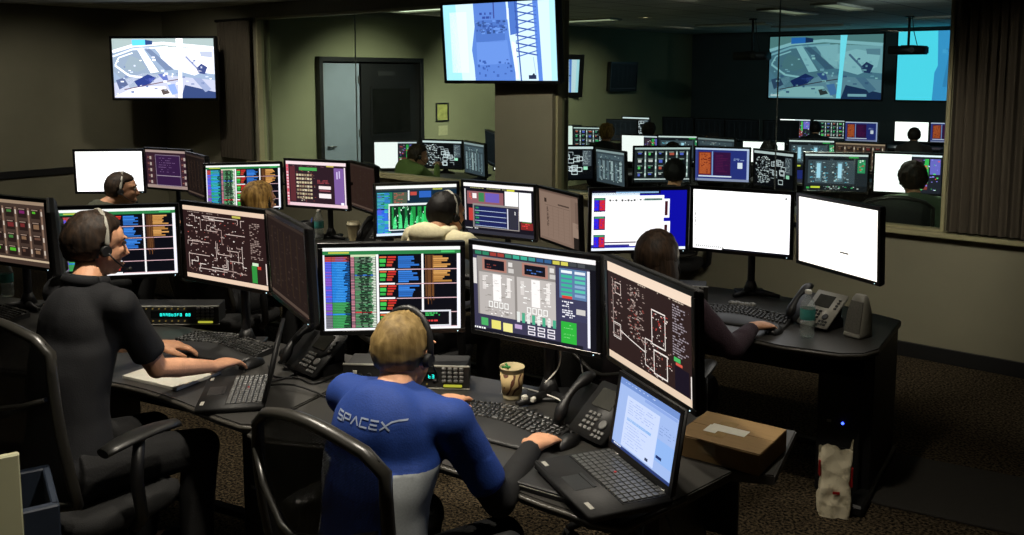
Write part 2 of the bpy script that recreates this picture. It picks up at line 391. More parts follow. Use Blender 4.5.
def pic_scopes(seed=6):
    p = Pic('10283a', seed); rn = p.rn; p.up()
    p.rect(0, 0, 1, .06, 'f0f4f0'); p.rect(0, .06, 1, .1, '30383a')
    p.rect(.01, .13, .2, .45, '1f7a58'); p.rect(.21, .13, .38, .45, '505a48'); p.rect(.01, .48, .14, .95, '2c62d8'); p.rect(.02, .70, .38, .82, '30a878'); p.rect(0, .95, 1, 1, 'd8e8f8')
    p.rect(.7, .07, .82, .1, 'c0c850'); p.rect(.53, .12, .68, .25, '2c60b8'); p.rect(.39, .1, .41, .3, 'e8f0f0')
    p.up()
    for i in range(30): p.rect(.015, .14+i*.027, .05+rn.random()*.08, .152+i*.027, rn.choice(['58b8e8', '6a58d8', '4890f0', '38c088'])); p.rect(.1, .14+i*.027, .14+rn.random()*.04, .155+i*.027, rn.choice(['48d0a0', '3a78e0']))
    p.text(.22, .15, .37, .42, 'c05a50', .012, .03, .7); p.rect(.42, .13, .5, .2, 'b84a40')
    p.rect(.15, .36, .78, .90, 'e4ecec'); p.up(); p.rect(.165, .40, .765, .88, '0c2a1c'); p.up()
    for k in range(7): p.rect(.19+k*.08, .43, .19+k*.08+rn.uniform(.02, .06), .86-rn.random()*.12, rn.choice(['1f8a40', '2fb85a', '1a6a38']))
    for k in range(8): p.poly([(.20+k*.07, .86), (.215+k*.07, .5+rn.random()*.2), (.24+k*.07, .6), (.25+k*.07, .86)], rn.choice(['38d070', '50e088']))
    p.dots(.17, .42, .76, .87, 40, ['90f0b0', '0a1a14', 'e0f8e8'], .014, .03)
    return p
def pic_dash2(seed=7):
    p = Pic('16141e', seed); rn = p.rn; p.up()
    p.rect(0, 0, 1, .07, 'f4f0f0'); p.rect(.6, .12, .97, .68, 'f6f6f8'); p.rect(.05, .16, .58, .42, '8a5a60'); p.rect(.01, .12, .03, .75, 'c8c4c4'); p.rect(.0, .93, 1, 1, '30303a')
    p.rect(.82, .70, .99, .84, '7a2826')
    p.up(); p.text(.1, .085, .95, .11, 'a8a870', .014, .03, .7); p.rect(.63, .08, .74, .115, 'd0d040'); p.rect(.79, .12, .8, .5, '30303a'); p.rect(.32, .18, .52, .36, '6a58b0'); p.rect(.13, .2, .19, .3, 'f0e8e8'); p.rect(.22, .18, .30, .36, '3a8050')
    p.rect(.07, .5, .14, .75, 'b83c38'); p.text(.08, .2, .13, .36, 'e05a40', .02, .035, .8); p.text(.84, .72, .97, .82, 'e04040', .02, .035, .7); p.rect(.84, .69, .97, .7, '2fa040')
    p.rect(.13, .40, .80, .88, '8a8480'); p.up(); p.rect(.15, .44, .785, .86, '25243c'); p.up()
    for k in range(4): p.rect(.17, .46+k*.1, .62, .53+k*.1, '1c2458'); p.rect(.16, .535+k*.1, .62, .545+k*.1, 'b8c8e8'); p.rect(.17, .47+k*.1, .22, .50+k*.1, '2f9a48')
    p.rect(.63, .46, .645, .86, 'd8d8e4'); p.rect(.66, .46, .77, .84, '30303c'); p.rect(.735, .5, .75, .57, 'f0f0f0'); p.text(.02, .89, .22, .92, 'd8d8d8', .018, .04, .8)
    return p
def pic_doc(seed=8):
    p = Pic('8a7264', seed); p.up()
    p.rect(0, 0, 1, .03, '6a564c'); p.rect(.03, .05, .82, .95, '937b6c'); p.rect(.93, .1, 1, .6, '7a6458'); p.rect(.86, .5, 1, .78, 'a08878'); p.rect(.88, .78, 1, 1, '2a2420')
    p.up()
    for x in (.22, .36, .5, .64, .78): p.rect(x, .3, x+.006, .92, '7c6659')
    p.rect(.14, .16, .2, .24, '3c2e28'); p.text(.2, .33, .26, .72, '40302a', .02, .03, .9); p.rect(.5, .22, .78, .25, '54443c'); p.rect(.15, .285, .8, .292, '6a564c')
    for k in range(9): p.rect(.24, .35+k*.065, .78, .353+k*.065, '826c5e')
    return p
def pic_desktop(seed=9):
    p = Pic('0b0b9c', seed); rn = p.rn; p.up()
    p.rect(0, .0, .72, .055, '0a0a28'); p.rect(0, .03, .5, .08, 'dce8f4'); p.rect(.25, .015, .7, .04, '8ab4d8'); p.rect(0, .955, 1, 1, 'e8f0fa')
    p.rect(0, .08, .76, .93, 'ffffff'); p.rect(.76, .14, .82, .46, 'f8f8ff'); p.rect(.76, .52, .83, .95, 'f8f8ff')
    p.up()
    for k in range(3):
        y = .12+k*.31
        p.rect(.02, y-.01, .14, y+.22, '2a1c60'); p.up(); p.rect(.025, y+.03, .07, y+.2, '2c24e0'); p.rect(.08, y+.03, .135, y+.2, 'c82436'); p.rect(.03, y, .13, y+.025, '3a9a60'); p.dots(.025, y+.03, .135, y+.2, 14, ['5a1c90', '801a50', '1c1ca0'], .02, .02); p.l -= 1
    p.text(.02, .335, .12, .35, '202020', .012, .04, .7)
    for k in range(12): p.rect(.18+k*.032, .14+.01*(k % 2), .2+k*.032, .155+.02*rn.random(), '404040')
    p.rect(.55, .13, .74, .165, '5a7a70'); p.text(.56, .135, .73, .16, '202a28', .01, .014, .7)
    p.rect(.77, .18, .80, .42, '40141c'); p.rect(.77, .58, .80, .9, '38141a'); p.rect(.14, .855, .47, .875, '4a3050'); p.rect(.0, .9, .4, .93, '3a3a80')
    return p
def pic_iconrows(seed=10, bg='4a3a32', bar='8a6e5c', warm=True, top='a89078'):
    p = Pic(bg, seed); rn = p.rn; p.up()
    p.rect(0, 0, 1, .05, top); p.rect(0, .9, 1, .93, 'd8c0a0' if warm else 'c8d0d0')
    for c in range(5):
        x = .04+c*.19
        p.rect(x+.14, .1, x+.165, .86, bar)
        for r in range(4):
            y = .11+r*.2; p.rect(x, y, x+.125, y+.15, '2c201c' if warm else '101418')
    p.up()
    for c in range(5):
        for r in range(4):
            x = .04+c*.19; y = .11+r*.2
            p.rect(x+.02, y+.04, x+.02+rn.uniform(.03, .09), y+.04+rn.uniform(.03, .09), rn.choice(['7a3030', '4a8040', '58c030', '6a4a3c', '8a6a50', '802868'] if warm else ['30a060', '50c060', 'b05040', '3a9070', 'c0c0c0', '5060c0']))
            p.rect(x+.01, y+.01, x+.1, y+.025, 'a08878' if warm else 'a8b8b0')
            p.rect(x+.143, y+.03, x+.162, y+.1, 'e0d0c0' if warm else 'e8f4f4')
    return p
def pic_menu(seed=11):
    p = Pic('3a2430', seed); rn = p.rn; p.up()
    p.rect(0, 0, 1, .06, 'b8a098'); p.rect(.23, .12, .78, .95, '3a2048'); p.rect(0, .92, 1, 1, 'b09890')
    p.up(); p.frame(.22, .12, .78, .93, .014, '9a88a0'); p.rect(.22, .66, .78, .68, 'a898a8'); p.text(.28, .2, .7, .6, '8a6a98', .014, .06, .6)
    for x in (.03, .8):
        for k in range(5): p.rect(x, .15+k*.16, x+.15, .27+k*.16, '4a2c34'); p.up(); p.rect(x+.06, .17+k*.16, x+.1, .25+k*.16, 'c0b0a8'); p.rect(x+.01, .19+k*.16, x+.05, .21+k*.16, 'a86a60'); p.l -= 1
    return p
def pic_dark(seed=12, bg='1f1715', cool=False):
    k = ['20262a', '2c343a', '1c2226', '262e32', '1e2428'] if cool else ['3a2e28', '5a4a40', '33261f', '40322c', '35281f']
    if cool: bg = '12171a'
    p = Pic(bg, seed); p.up(); p.rect(0, 0, 1, .04, k[0]); p.rect(0, .93, 1, .97, k[1]); p.dots(.05, .1, .95, .9, 70, [k[2], k[0], k[3]], .05, .02)
    for c in range(5): p.rect(.1+c*.17, .12, .13+c*.17, .85, k[4])
    return p
def pic_split(seed=13, left='ffffff', frac=.55):
    p = Pic('1a1c24', seed); rn = p.rn; p.up(); p.rect(0, 0, frac, 1, left); p.rect(frac, 0, 1, .05, 'c8d0d8')
    p.rect(frac+.03, .1, frac+.16, .45, '3a2c38'); p.rect(frac+.2, .1, frac+.26, .6, '2f9a48'); p.rect(frac+.28, .1, .98, .5, '5a58a8'); p.rect(frac+.03, .6, frac+.25, .9, '70302c')
    p.up(); p.dots(frac+.02, .1, .98, .95, 50, ['d8d8e0', '48b060', 'c84840', '7a70c8'], .03, .03)
    return p
def pic_bw(seed=14):
    p = Pic('0a0c10', seed); rn = p.rn; p.up(); p.rect(0, 0, 1, .07, 'd0dce0'); p.up()
    p.dots(.03, .12, .42, .95, 160, ['b8c0c8', '70787e', 'e8eef0'], .03, .025)
    for k in range(9):
        x, y = rn.uniform(.42, .7), rn.uniform(.15, .8); p.frame(x, y, x+.12, y+.14, .02, 'd8e0e8')
    for k in range(12):
        x, y = rn.uniform(.1, .7), rn.uniform(.15, .85); p.path([(x, y), (x+.1, y), (x+.1, y+.1)], .014, 'c0c8d0')
    p.rect(.8, .12, .97, .6, '48505a'); p.text(.81, .14, .96, .58, 'b0bcc0', .02, .035, .7); p.rect(.82, .62, .9, .72, 'a8e8c8')
    return p
def pic_grey(seed=15):
    p = Pic('38424a', seed); rn = p.rn; p.up(); p.rect(0, 0, 1, .06, '8a989c'); p.rect(.05, .12, .95, .25, '485660'); p.up()
    for k in range(6): p.rect(.08+k*.15, .3, .16+k*.15, .88, rn.choice(['788890', '5a6a74', '94a4aa'])); 
    p.up(); p.dots(.06, .12, .94, .95, 90, ['20282e', 'a8b8bc', '5a7070'], .04, .03)
    return p
def pic_orange(seed=16):
    p = Pic('26307a', seed); p.up(); p.rect(0, 0, 1, .05, 'c8d4f0'); p.rect(0, .05, .04, 1, '3a4488'); p.rect(.96, .05, 1, 1, 'a8b4e0'); p.rect(0, .93, 1, 1, '8a90b0')
    p.rect(.06, .12, .3, .82, '7a2a1c'); p.rect(.34, .12, .66, .82, '35103c'); p.rect(.31, .1, .33, .84, '80a0d0'); p.rect(.06, .84, .68, .88, 'd8dcf0')
    p.up(); p.text(.08, .15, .28, .8, 'e0703a', .02, .032, .9, False); p.text(.38, .2, .64, .75, '5a1a4a', .02, .05, .9); p.text(.72, .3, .92, .38, 'a0b0e0', .02, .04, .8); p.rect(.79, .42, .88, .6, 'e0e4f4')
    return p
def pic_panel(seed=17):
    p = Pic('20262c', seed); rn = p.rn; p.up(); p.rect(0, 0, 1, .05, 'd0dcdc'); p.rect(.7, .06, .85, .1, '30a048'); p.rect(.05, .12, .8, .8, '3c4850'); p.rect(.84, .14, .96, .5, '2f8a5a'); p.rect(0, .86, 1, 1, '14181c')
    p.up()
    for x0 in (.12, .46):
        p.rect(x0+.05, .2, x0+.15, .75, '58707c'); p.up(); p.rect(x0+.07, .25, x0+.13, .65, 'a8d8f0'); p.l -= 1; p.dots(x0-.04, .2, x0+.26, .78, 50, ['90a4ac', 'c0d4d8', '1a2024', '60a8c0'], .03, .03)
    p.rect(.1, .88, .25, .93, 'c8d040'); p.rect(.03, .9, .08, .95, '38a050'); p.dots(.3, .86, .9, .97, 20, ['c8d0d0', '38a060', '7a8488'], .03, .03)
    p.dots(.84, .14, .96, .5, 12, ['c04a3c', 'd0e8d8', '48c080'], .03, .04); p.rect(.05, .1, .4, .16, '101418'); p.rect(.45, .1, .78, .16, '101418')
    return p
def pic_aerial(seed=20, cool=False):
    def c(h):
        if not cool: return h
        r, g, b = [int(h[i:i+2], 16) for i in (0, 2, 4)]
        return '%02x%02x%02x' % (int(r*.55), int(g*.76), int(b*.78))
    p = Pic(c('8a9cb4'), seed); rn = p.rn; p.up()
    p.poly([(0, 0), (0, .22), (.3, .12), (1, .18), (1, 0)], c('98a8a8')); p.poly([(0, .2), (0, .55), (.2, .9), (.5, .6), (.3, .2)], c('8494a8')); p.poly([(.45, .14), (.5, .5), (1, .6), (1, .16)], c('d8dce8'))
    p.poly([(0, .75), (.3, .58), (.55, .62), (1, .7), (1, 1), (0, 1)], c('b0b4c8'))
    p.up()
    W = c('f4f6ff')
    p.path([(0, .22), (.2, .12), (.5, .08), (1, .16)], .05, W); p.path([(0, .30), (.2, .18), (.55, .14)], .03, c('d8e0f0'))
    p.poly([(.24, .16), (.30, .15), (.45, .56), (.37, .58)], W); p.poly([(.31, .16), (.36, .15), (.60, .52), (.52, .54)], c('6a7a98'))
    p.poly([(.42, .16), (.62, .14), (.62, .5), (.55, .45)], c('eceef8')); p.path([(.02, .45), (.06, .32), (.2, .24)], .02, W); p.path([(.02, .45), (.15, .62), (.3, .66)], .03, W)
    p.poly([(.0, .98), (.2, .82), (.5, .8), (.6, .98)], c('f0ecf0')); p.poly([(.6, .3), (.78, .22), (.98, .3), (.96, .5), (.8, .62), (.66, .55)], c('f6f6ff')); p.poly([(.17, .28), (.26, .34), (.33, .5), (.24, .56), (.1, .5)], c('8898a4'))
    p.poly([(.7, .78), (1, .9), (1, 1), (.66, 1)], c('30406c')); p.poly([(.02, .7), (.1, .66), (.14, .78), (.05, .86)], c('505c80'))
    p.up()
    p.poly([(.2, .02), (.33, .02), (.33, .11), (.2, .12)], c('58c0ff') if not cool else '2468b8'); p.poly([(.33, .02), (.4, .04), (.4, .1), (.33, .11)], c('284070'))
    p.poly([(.2, .72), (.34, .6), (.42, .66), (.36, .76), (.24, .82)], c('283878')); p.poly([(.3, .68), (.42, .65), (.36, .74)], c('505ca8'))
    p.poly([(.44, .6), (.52, .58), (.54, .7), (.49, .7)], c('5868a8')); p.poly([(.53, .78), (.6, .76), (.63, .92), (.57, .95)], c('8098d8'))
    p.path([(.1, .86), (.52, .72), (.66, .68)], .015, c('604858')); p.path([(.72, .3), (.84, .52)], .03, c('8088a8')); p.poly([(.82, .5), (.87, .42), (.93, .48), (.9, .6), (.84, .58)], c('384474')); p.poly([(.78, .66), (.86, .66), (.96, .85), (.9, .9)], c('8894b4'))
    p.poly([(.86, .22), (.98, .22), (.98, .32), (.87, .3)], c('a8b0c4')); p.dots(.02, .3, .98, .96, 60, [c('ffffff'), c('c8d0e4'), c('6878a0'), c('e0e4f0')], .03, .03); p.poly([(.46, .86), (.52, .84), (.55, .92), (.48, .95)], c('504848'))
    p.up(); p.poly([(.64, 0), (.70, 0), (.675, .5), (.66, .99), (.62, .99), (.64, .5)] if cool else [(.63, 0), (.7, 0), (.68, .5), (.67, 1), (.63, 1), (.645, .5)], 'ffffff' if not cool else '7ae8ff')
    if cool: p.rect(.02, .945, .1, .965, 'c8d8e0'); p.rect(.72, .92, .88, .96, '7aa8b8')
    return p
def pic_rocket(seed=21, cool=False):
    if cool:
        p = Pic('55e4ff', seed); p.up(); p.poly([(.325, 0), (1, 0), (1, 1), (.30, 1), (.31, .6), (.335, .5)], '3c9cd8'); p.up(); p.poly([(.42, .3), (1, .2), (1, .9), (.38, .8)], '3488c0'); p.dots(.35, .1, 1, .95, 30, ['3080b8', '48a8e0'], .04, .05); return p
    p = Pic('d8f4ff', seed); rn = p.rn; p.up()
    p.poly([(0, 0), (.12, 0), (.15, 1), (0, 1)], 'a8ecff'); p.rect(.06, .1, .22, .9, 'e8fbff'); p.poly([(.285, 0), (.58, 0), (.6, .42), (.64, .9), (.64, 1), (.275, 1), (.27, .8), (.255, .6), (.29, .3)], '5c86d8')
    p.up(); p.poly([(.29, .22), (.57, .22), (.56, .5), (.3, .5)], '5078c8'); p.poly([(.3, .5), (.58, .48), (.6, .78), (.3, .8)], '6a94e4')
    p.poly([(.60, 0), (.68, 0), (.685, .4), (.61, .42)], '4f78cc'); p.poly([(.585, .08), (.605, .08), (.605, .22), (.585, .22)], 'e8f8ff')
    p.up(); p.dots(.3, .22, .58, .4, 60, ['3c5ca8', '34508c', '6c98e8'], .03, .025); p.text(.34, .12, .48, .2, '3850a0', .03, .05, .7); p.dots(.3, .72, .62, .95, 24, ['4468b8', '3c60b0'], .02, .03); p.line(.47, 0, .47, .2, .02, '40509c', 1.78)
    p.poly([(.62, .5), (.65, .52), (.67, .98), (.645, .98)], 'f8ffff')
    for k in range(7):
        y = .02+k*.1
        p.line(.655, y, .84, y+.06, .018, '3c5cae', 1.78); p.line(.84, y, .655, y+.08, .014, '4a6cc0', 1.78)
    p.poly([(.81, 0), (.855, 0), (.875, 1), (.84, 1)], '5c88e0'); p.line(.66, 0, .69, 1, .02, '3c5cae', 1.78); p.poly([(.77, .96), (.8, .9), (.82, .96)], '202840'); p.line(.80, .7, .82, .95, .012, 'a8c8e0', 1.78)
    p.rect(.755, .93, .82, .98, '283454'); p.rect(.95, 0, 1, 1, 'b8f0ff')
    return p
def pic_laptop(seed=22):
    p = Pic('9cb4e4', seed); rn = p.rn; p.up()
    p.rect(0, 0, 1, .09, '6f8cc8'); p.rect(0, .95, 1, 1, '2c3c70'); p.rect(.16, .2, .72, .93, 'c4d2f2'); p.rect(.2, .5, .62, .54, '78a8e0'); p.rect(.72, .5, 1, .8, '8cb0e8')
    p.up(); p.text(.2, .25, .66, .46, '96aada', .01, .035, .8); p.text(.2, .58, .6, .9, '9cb0dc', .01, .04, .7); p.text(.1, .03, .9, .05, 'c8d8f4', .01, .03, .5); p.text(.74, .3, .98, .45, '7890c8', .01, .04, .7)
    p.rect(.74, .72, .83, .76, '1c2c60'); p.ellipse if False else None
    p.rect(.58, .86, .63, .9, '303c58'); p.text(.04, .955, .2, .985, 'e0e8f8', .02, .04, .9); p.rect(.45, .1, .98, .14, '88a2dc')
    return p
SCRO = screen_mat("switched_off_screen", .25)
CAMLET = (-.668, 2.103, .972)
# ------------------------------------------------------------------ things
MW, MH = .518, .324
def monitor(pic, loc, yaw, label, group='computer monitors', material=None, tilt=.04, kind='near', name='monitor', W=None, H=None):
    """loc = middle of the lit picture's top edge; yaw in degrees; root Empty sits at the panel's foot"""
    w, h = W or MW, H or MH; bz = .019; out_w, out_h = w+2*bz, h+bz*2
    e = empty(name, (loc[0], loc[1], loc[2]), R(yaw), tilt)
    tag(e, label, 'monitor', group)
    k = ('housing', w, h)
    if k not in MESHES:
        b = B(); x, z0, z1 = out_w/2, -h-bz, bz
        # bezel ring in front
        for (c, d) in (((0, .004, z1-bz/2), (out_w, .014, bz)), ((0, .004, z0+bz/2), (out_w, .014, bz)), ((-x+bz/2, .004, (z0+z1)/2), (bz, .014, out_h-2*bz)), ((x-bz/2, .004, (z0+z1)/2), (bz, .014, out_h-2*bz))): b.box(c, d, 0, bev=.002)
        MESHES[k] = b.mesh('bezel', [GBLK])
        b = B()
        def ring(y, s, r=.02):
            X, Z0, Z1 = x*s-r, (z0+z1)/2-out_h/2*s+r, (z0+z1)/2+out_h/2*s-r; pts = []
            for cx, cz, a0 in ((X, Z1, 0), (-X, Z1, 90), (-X, Z0, 180), (X, Z0, 270)):
                for t in range(4): a = R(a0+t*30); pts.append((cx+r*math.cos(a), y, cz+r*math.sin(a)))
            return pts
        b.loft([ring(.0035, .985, .006), ring(.012, 1., .006), ring(.030, .99, .01), ring(.042, .90, .02), ring(.050, .62, .02), ring(.062, .58, .02)], 0, False)
        MESHES['hs', w, h] = b.mesh('housing', [BLKM])
        b = B(); b.box((0, .07, -h*.52), (.11, .03, .11), 0, bev=.004)
        MESHES['vm', w, h] = b.mesh('mounting_plate', [DMETAL])
        b = B(); b.cyl((x-.03, -.003, z0+.009), (x-.03, -.0045, z0+.009), .0022, 0, 8)
        MESHES['pl', w, h] = b.mesh('power_light', [glow_mat('monitor_power_light', (.8, .95, 1.), 1.5)])
    link('bezel', MESHES[k], e); link('housing', MESHES['hs', w, h], e)
    if kind == 'near':
        link('mounting_plate', MESHES['vm', w, h], e)
        pl = link('power_light', MESHES['pl', w, h], e); pl['label'] = 'tiny white power light'
    s = link('screen', pic.mesh(w, h, 'screen', material or SCR, y=-.0005), e)
    return e
MESHES = {}

def monitor_stand(base, mons, label, z_desk=.73, group=None):
    """pole clamped on the desk with a curved arm that carries the monitors behind it"""
    e = empty('monitor_stand', (base[0], base[1], z_desk), 0); tag(e, label, 'monitor stand', group)
    M = [m for m in mons]; zc = sum(m.location.z for m in M)/len(M)-.17
    L = lambda p: V(p)-V((base[0], base[1], z_desk))
    b = B(); b.tube([(0, 0, 0), (0, 0, .06), (0, 0, zc-z_desk+.03)], .02, 0, 14, flat=1.); b.build('pole', [BLK], e)
    b = B(); b.box((0, 0, .008), (.16, .12, .016), 0, bev=.004)
    b.tube([(.01, -.02, .012), (.06, -.09, .02), (.12, -.13, .012)], .016, 0, 10, rads=[.02, .016, .01])
    b.tube([(-.01, -.02, .012), (-.07, -.08, .02), (-.12, -.11, .012)], .016, 0, 10, rads=[.02, .016, .01]); b.tube([(0, 0, .012), (0, 0, .07)], .03, rads=[.045, .022])
    b.build('base', [BLK], e)
    pts = []
    for m in M:
        yaw = m.rotation_euler.z; back = V((-math.sin(yaw), math.cos(yaw), 0)); pts.append((L((m.location.x, m.location.y, zc))+back*.085, back))
    mid = V((0, 0, zc-z_desk)); b = B()
    av = sum((q for _, q in pts), V((0, 0, 0))).normalized()
    for p, q in pts:
        if (p-mid).length < .2: b.tube([mid, mid+(p-mid)*.6, p], .014, 0, 10); continue
        dr = V((q.y, -q.x, 0)); ed = p+dr*.27*(1 if (mid-p).dot(dr) > 0 else -1)
        b.tube([mid, mid+av*.10, (mid+av*.12).lerp(ed+q*.05, .5)+av*.03, ed+q*.05, p+q*.03, p], .013, 0, 10)
    b.build('support_arm', [BLK], e)
    return e

def desk(loc, yaw, poly, label, z=.73, legs=.05, name='console_desk'):
    e = empty(name, (loc[0], loc[1], 0), R(yaw)); tag(e, label, 'desk', 'control console desks')
    b = B(); b.prism(poly, z-.032, z, 0, bev=.004); b.build('desktop', [DESKTOP], e)
    x0, x1 = min(p[0] for p in poly), max(p[0] for p in poly); y1 = max(p[1] for p in poly); y0 = min(p[1] for p in poly)
    for x in (x0+.05, x1-legs):
        b = B(); b.box((x, (y0+y1)/2+.08, .37), (.045, (y1-y0)*.62, .645), 0, bev=.006); b.box((x, (y0+y1)/2, .025), (.07, (y1-y0)*.86, .05), 0, bev=.01); b.build('leg_panel', [DMETAL], e)
    b = B(); b.box((0, y1-.08, .52), (x1-x0-.16, .02, .33), 0, bev=.003); b.build('modesty_panel', [DMETAL], e)
    b = B(); b.box((0, (y0+y1)/2+.02, .13), (x1-x0-.14, .05, .03), 0, bev=.006); b.build('cross_rail', [STEEL if False else DMETAL], e)
    b = B(); fr = [p for p in poly if p[1] < (y0+y1)/2-.02]
    b.tube([(p[0], p[1]-.001, z-.012) for p in fr], .0075, 0, 8, flat=1.); b.build('front_edging', [DESKEDGE], e)
    return e

def keyboard(loc, yaw, label, curved=True, group='computer keyboards'):
    e = empty('keyboard', loc, R(yaw)); tag(e, label, 'keyboard', group)
    if 'kb' not in MESHES:
        b = B(); n = 24; rings = []
        for i in range(n+1):
            x = -.245+.49*i/n; t = abs(x)/.245; bow = .022*(1-t*t); y1 = .085+bow; y0 = -.12-bow*.5*(1 if t < .9 else .6)
            hump = .012*math.exp(-(x/.12)**2)
            rings.append([(x, y0+.004, 0), (x, y1, 0), (x, y1+.002, .018), (x, y1-.012, .024+hump), (x, -.02, .02+hump), (x, y0+.07, .014+hump*.7), (x, y0+.01, .012), (x, y0, .006)])
        b.loft(rings, 0, True); MESHES['kb'] = b.mesh('keyboard_body', [DGREY])
        b = B(); rn = random.Random(3)
        for r in range(6):
            cx = -.232
            while cx < .225:
                w = .0165 if rn.random() < .85 else .026
                t = abs(cx)/.245; bow = .022*(1-t*t); hump = .012*math.exp(-(cx/.12)**2)
                if not (.118 < cx < .126):
                    y = .074+bow-r*.0205-(.004 if r else 0); b.box((cx+w/2, y, .026+hump-.0012*r), (w-.003, .0162, .012), 1 if rn.random() < .1 else 0, bev=.002)
                cx += w+.0025
        MESHES['kk'] = b.mesh('keys', [KEY, KEYG])
        b = B(); b.box((0, 0, 0), (.10, .006, .004), 0, bev=.001)
        MESHES['kt'] = b.mesh('status_strip', [GREY])
    link('keyboard_body', MESHES['kb'], e); link('keys', MESHES['kk'], e); link('status_strip', MESHES['kt'], e, loc=(0, .092, .0275+.01))
    return e

def mouse(loc, yaw, label, group='computer mice'):
    e = empty('mouse', loc, R(yaw)); tag(e, label, 'mouse', group)
    b = B(); rings = []
    for i in range(9):
        t = i/8; y = -.055+.11*t; w = .03*math.sin(math.pi*(.12+.76*t))**.5; h = .036*math.sin(math.pi*(.1+.75*t))**.7
        rings.append([(w*math.cos(a)*1.0, y, max(0, h*math.sin(a))) for a in [math.pi*k/8 for k in range(9)]])
    b.loft(rings, 0, True); b.build('mouse_body', [BLK], e)
    b = B(); b.cyl((-.004, .03, .028), (.004, .03, .028), .009, 0, 14); b.build('scroll_wheel', [DGREY], e)
    return e

def phone(loc, yaw, label, silver=True, group='desk telephones', sc=(.82, .92, .95)):
    """display phone on a wedge with its handset on the side rest"""
    e = empty('desk_phone', loc, R(yaw)); tag(e, label, 'telephone', group); e.scale = sc
    body = SILV if silver else DGREY; a = R(38)
    T = Matrix.Translation((0, -.08, .02)) @ Matrix.Rotation(a, 4, 'X')
    b = B(); b.box((.035, .11, 0), (.20, .225, .022), 0, M=T, bev=.006, seg=2); b.build('face_plate', [body], e)
    b = B(); b.box((-.03, .10, -.006), (.27, .20, .03), 0, M=T, bev=.01, seg=2)
    b.prism([(-.11, -.02), (.11, -.02), (.11, .09), (-.11, .09)], 0, .045, 0); b.prism([(-.09, .05), (.09, .05), (.09, .10), (-.09, .10)], 0, .12, 0, bev=.004); b.build('base', [DGREY if silver else BLK], e)
    b = B(); b.box((.025, .155, .0125), (.105, .078, .003), 0, M=T, bev=.001); s = b.build('display', [mat('lcd_phone_grey', (.22, .22, .2), .25, nscale=20, namt=.2)], e)
    b = B()
    for i in range(3):
        for j in range(4): b.box((-.005+i*.024, .088-j*.020, .014), (.018, .013, .006), 0, M=T, bev=.002)
    k2 = B()
    for j in range(4): k2.box((.115, .175-j*.018, .014), (.016, .009, .005), 0, M=T, bev=.001)
    k2.build('line_keys', [DGREY if silver else GREY], e)
    b.lathe([(.0, .012), (.018, .012), (.018, .018), (.012, .019), (.0, .018)], (.092, .06, 0), 0, 16, M=T)
    for i in range(6): b.box((.075+.02*(i % 3), .03-(i//3)*.018, .014), (.014, .011, .005), 0, M=T, bev=.001)
    b.build('keypad', [DGREY if silver else GREY], e)
    b = B(); pts = []
    for k in range(11):
        t = k/10; pts.append(T @ V((-.105, -.005+.225*t, .028+.032*math.sin(math.pi*t))))
    b.tube(pts, .018, 0, 12, rads=[.017, .026, .028, .02, .017, .016, .017, .02, .028, .026, .017], flat=.8)
    h = b.build('handset', [BLK], e)
    b = B(); pp = []
    for k in range(60):
        t = k/59; c = V((-.13, -.06-.05*math.sin(math.pi*t), .012)).lerp(V((-.12, .11, .012)), t)
        pp.append(c+V((.006*math.cos(k*1.7), 0, .006+.006*math.sin(k*1.7))))
    b.tube(pp, .0022, 0, 6); b.build('coiled_cord', [BLKM], e)
    return e

def bottle(loc, label, s=1., level=.5, group='plastic water bottles', name='water_bottle'):
    e = empty(name, loc); tag(e, label, 'bottle', group)
    if 'bo' not in MESHES:
        pr = [(.0, .002), (.026, .002), (.031, .008), (.0315, .03), (.029, .036), (.0315, .042), (.029, .05), (.0315, .056), (.0315, .075), (.0315, .13), (.030, .145), (.024, .165), (.014, .182), (.012, .19), (.012, .2)]
        b = B(); b.lathe(pr, n=28, caps=False); MESHES['bo'] = b.mesh('bottle_body', [PET])
        b = B(); b.lathe([(.0322, .082), (.0324, .085), (.0324, .127), (.0322, .13)], n=28, caps=False); MESHES['bl'] = b.mesh('paper_label', [mat('teal_bottle_label', (.25, .55, .52), .5, nscale=18, namt=.5)])
        b = B(); b.lathe([(.0, .193), (.0145, .193), (.0148, .195), (.0148, .207), (.013, .21), (.0, .21)], n=20); MESHES['bc'] = b.mesh('cap', [WHITE])
        b = B(); b.lathe([(.0, .003), (.025, .003), (.030, .009), (.0305, .028), (.028, .036), (.0305, .042), (.028, .05), (.0305, .056), (.0305, .07), (.0, .07)], n=24); MESHES['bw'] = b.mesh('water', [WATER])
    for n, k in (('bottle_body', 'bo'), ('paper_label', 'bl'), ('cap', 'bc'), ('water', 'bw')): link(n, MESHES[k], e)
    e.scale = (s, s, s); return e
PET = glass_mat('clear_plastic', (.93, .96, .95), 1.5, .08, .16); WATER = glass_mat('water_in_bottle', (.93, .97, .96), 1.33, 0., .1)

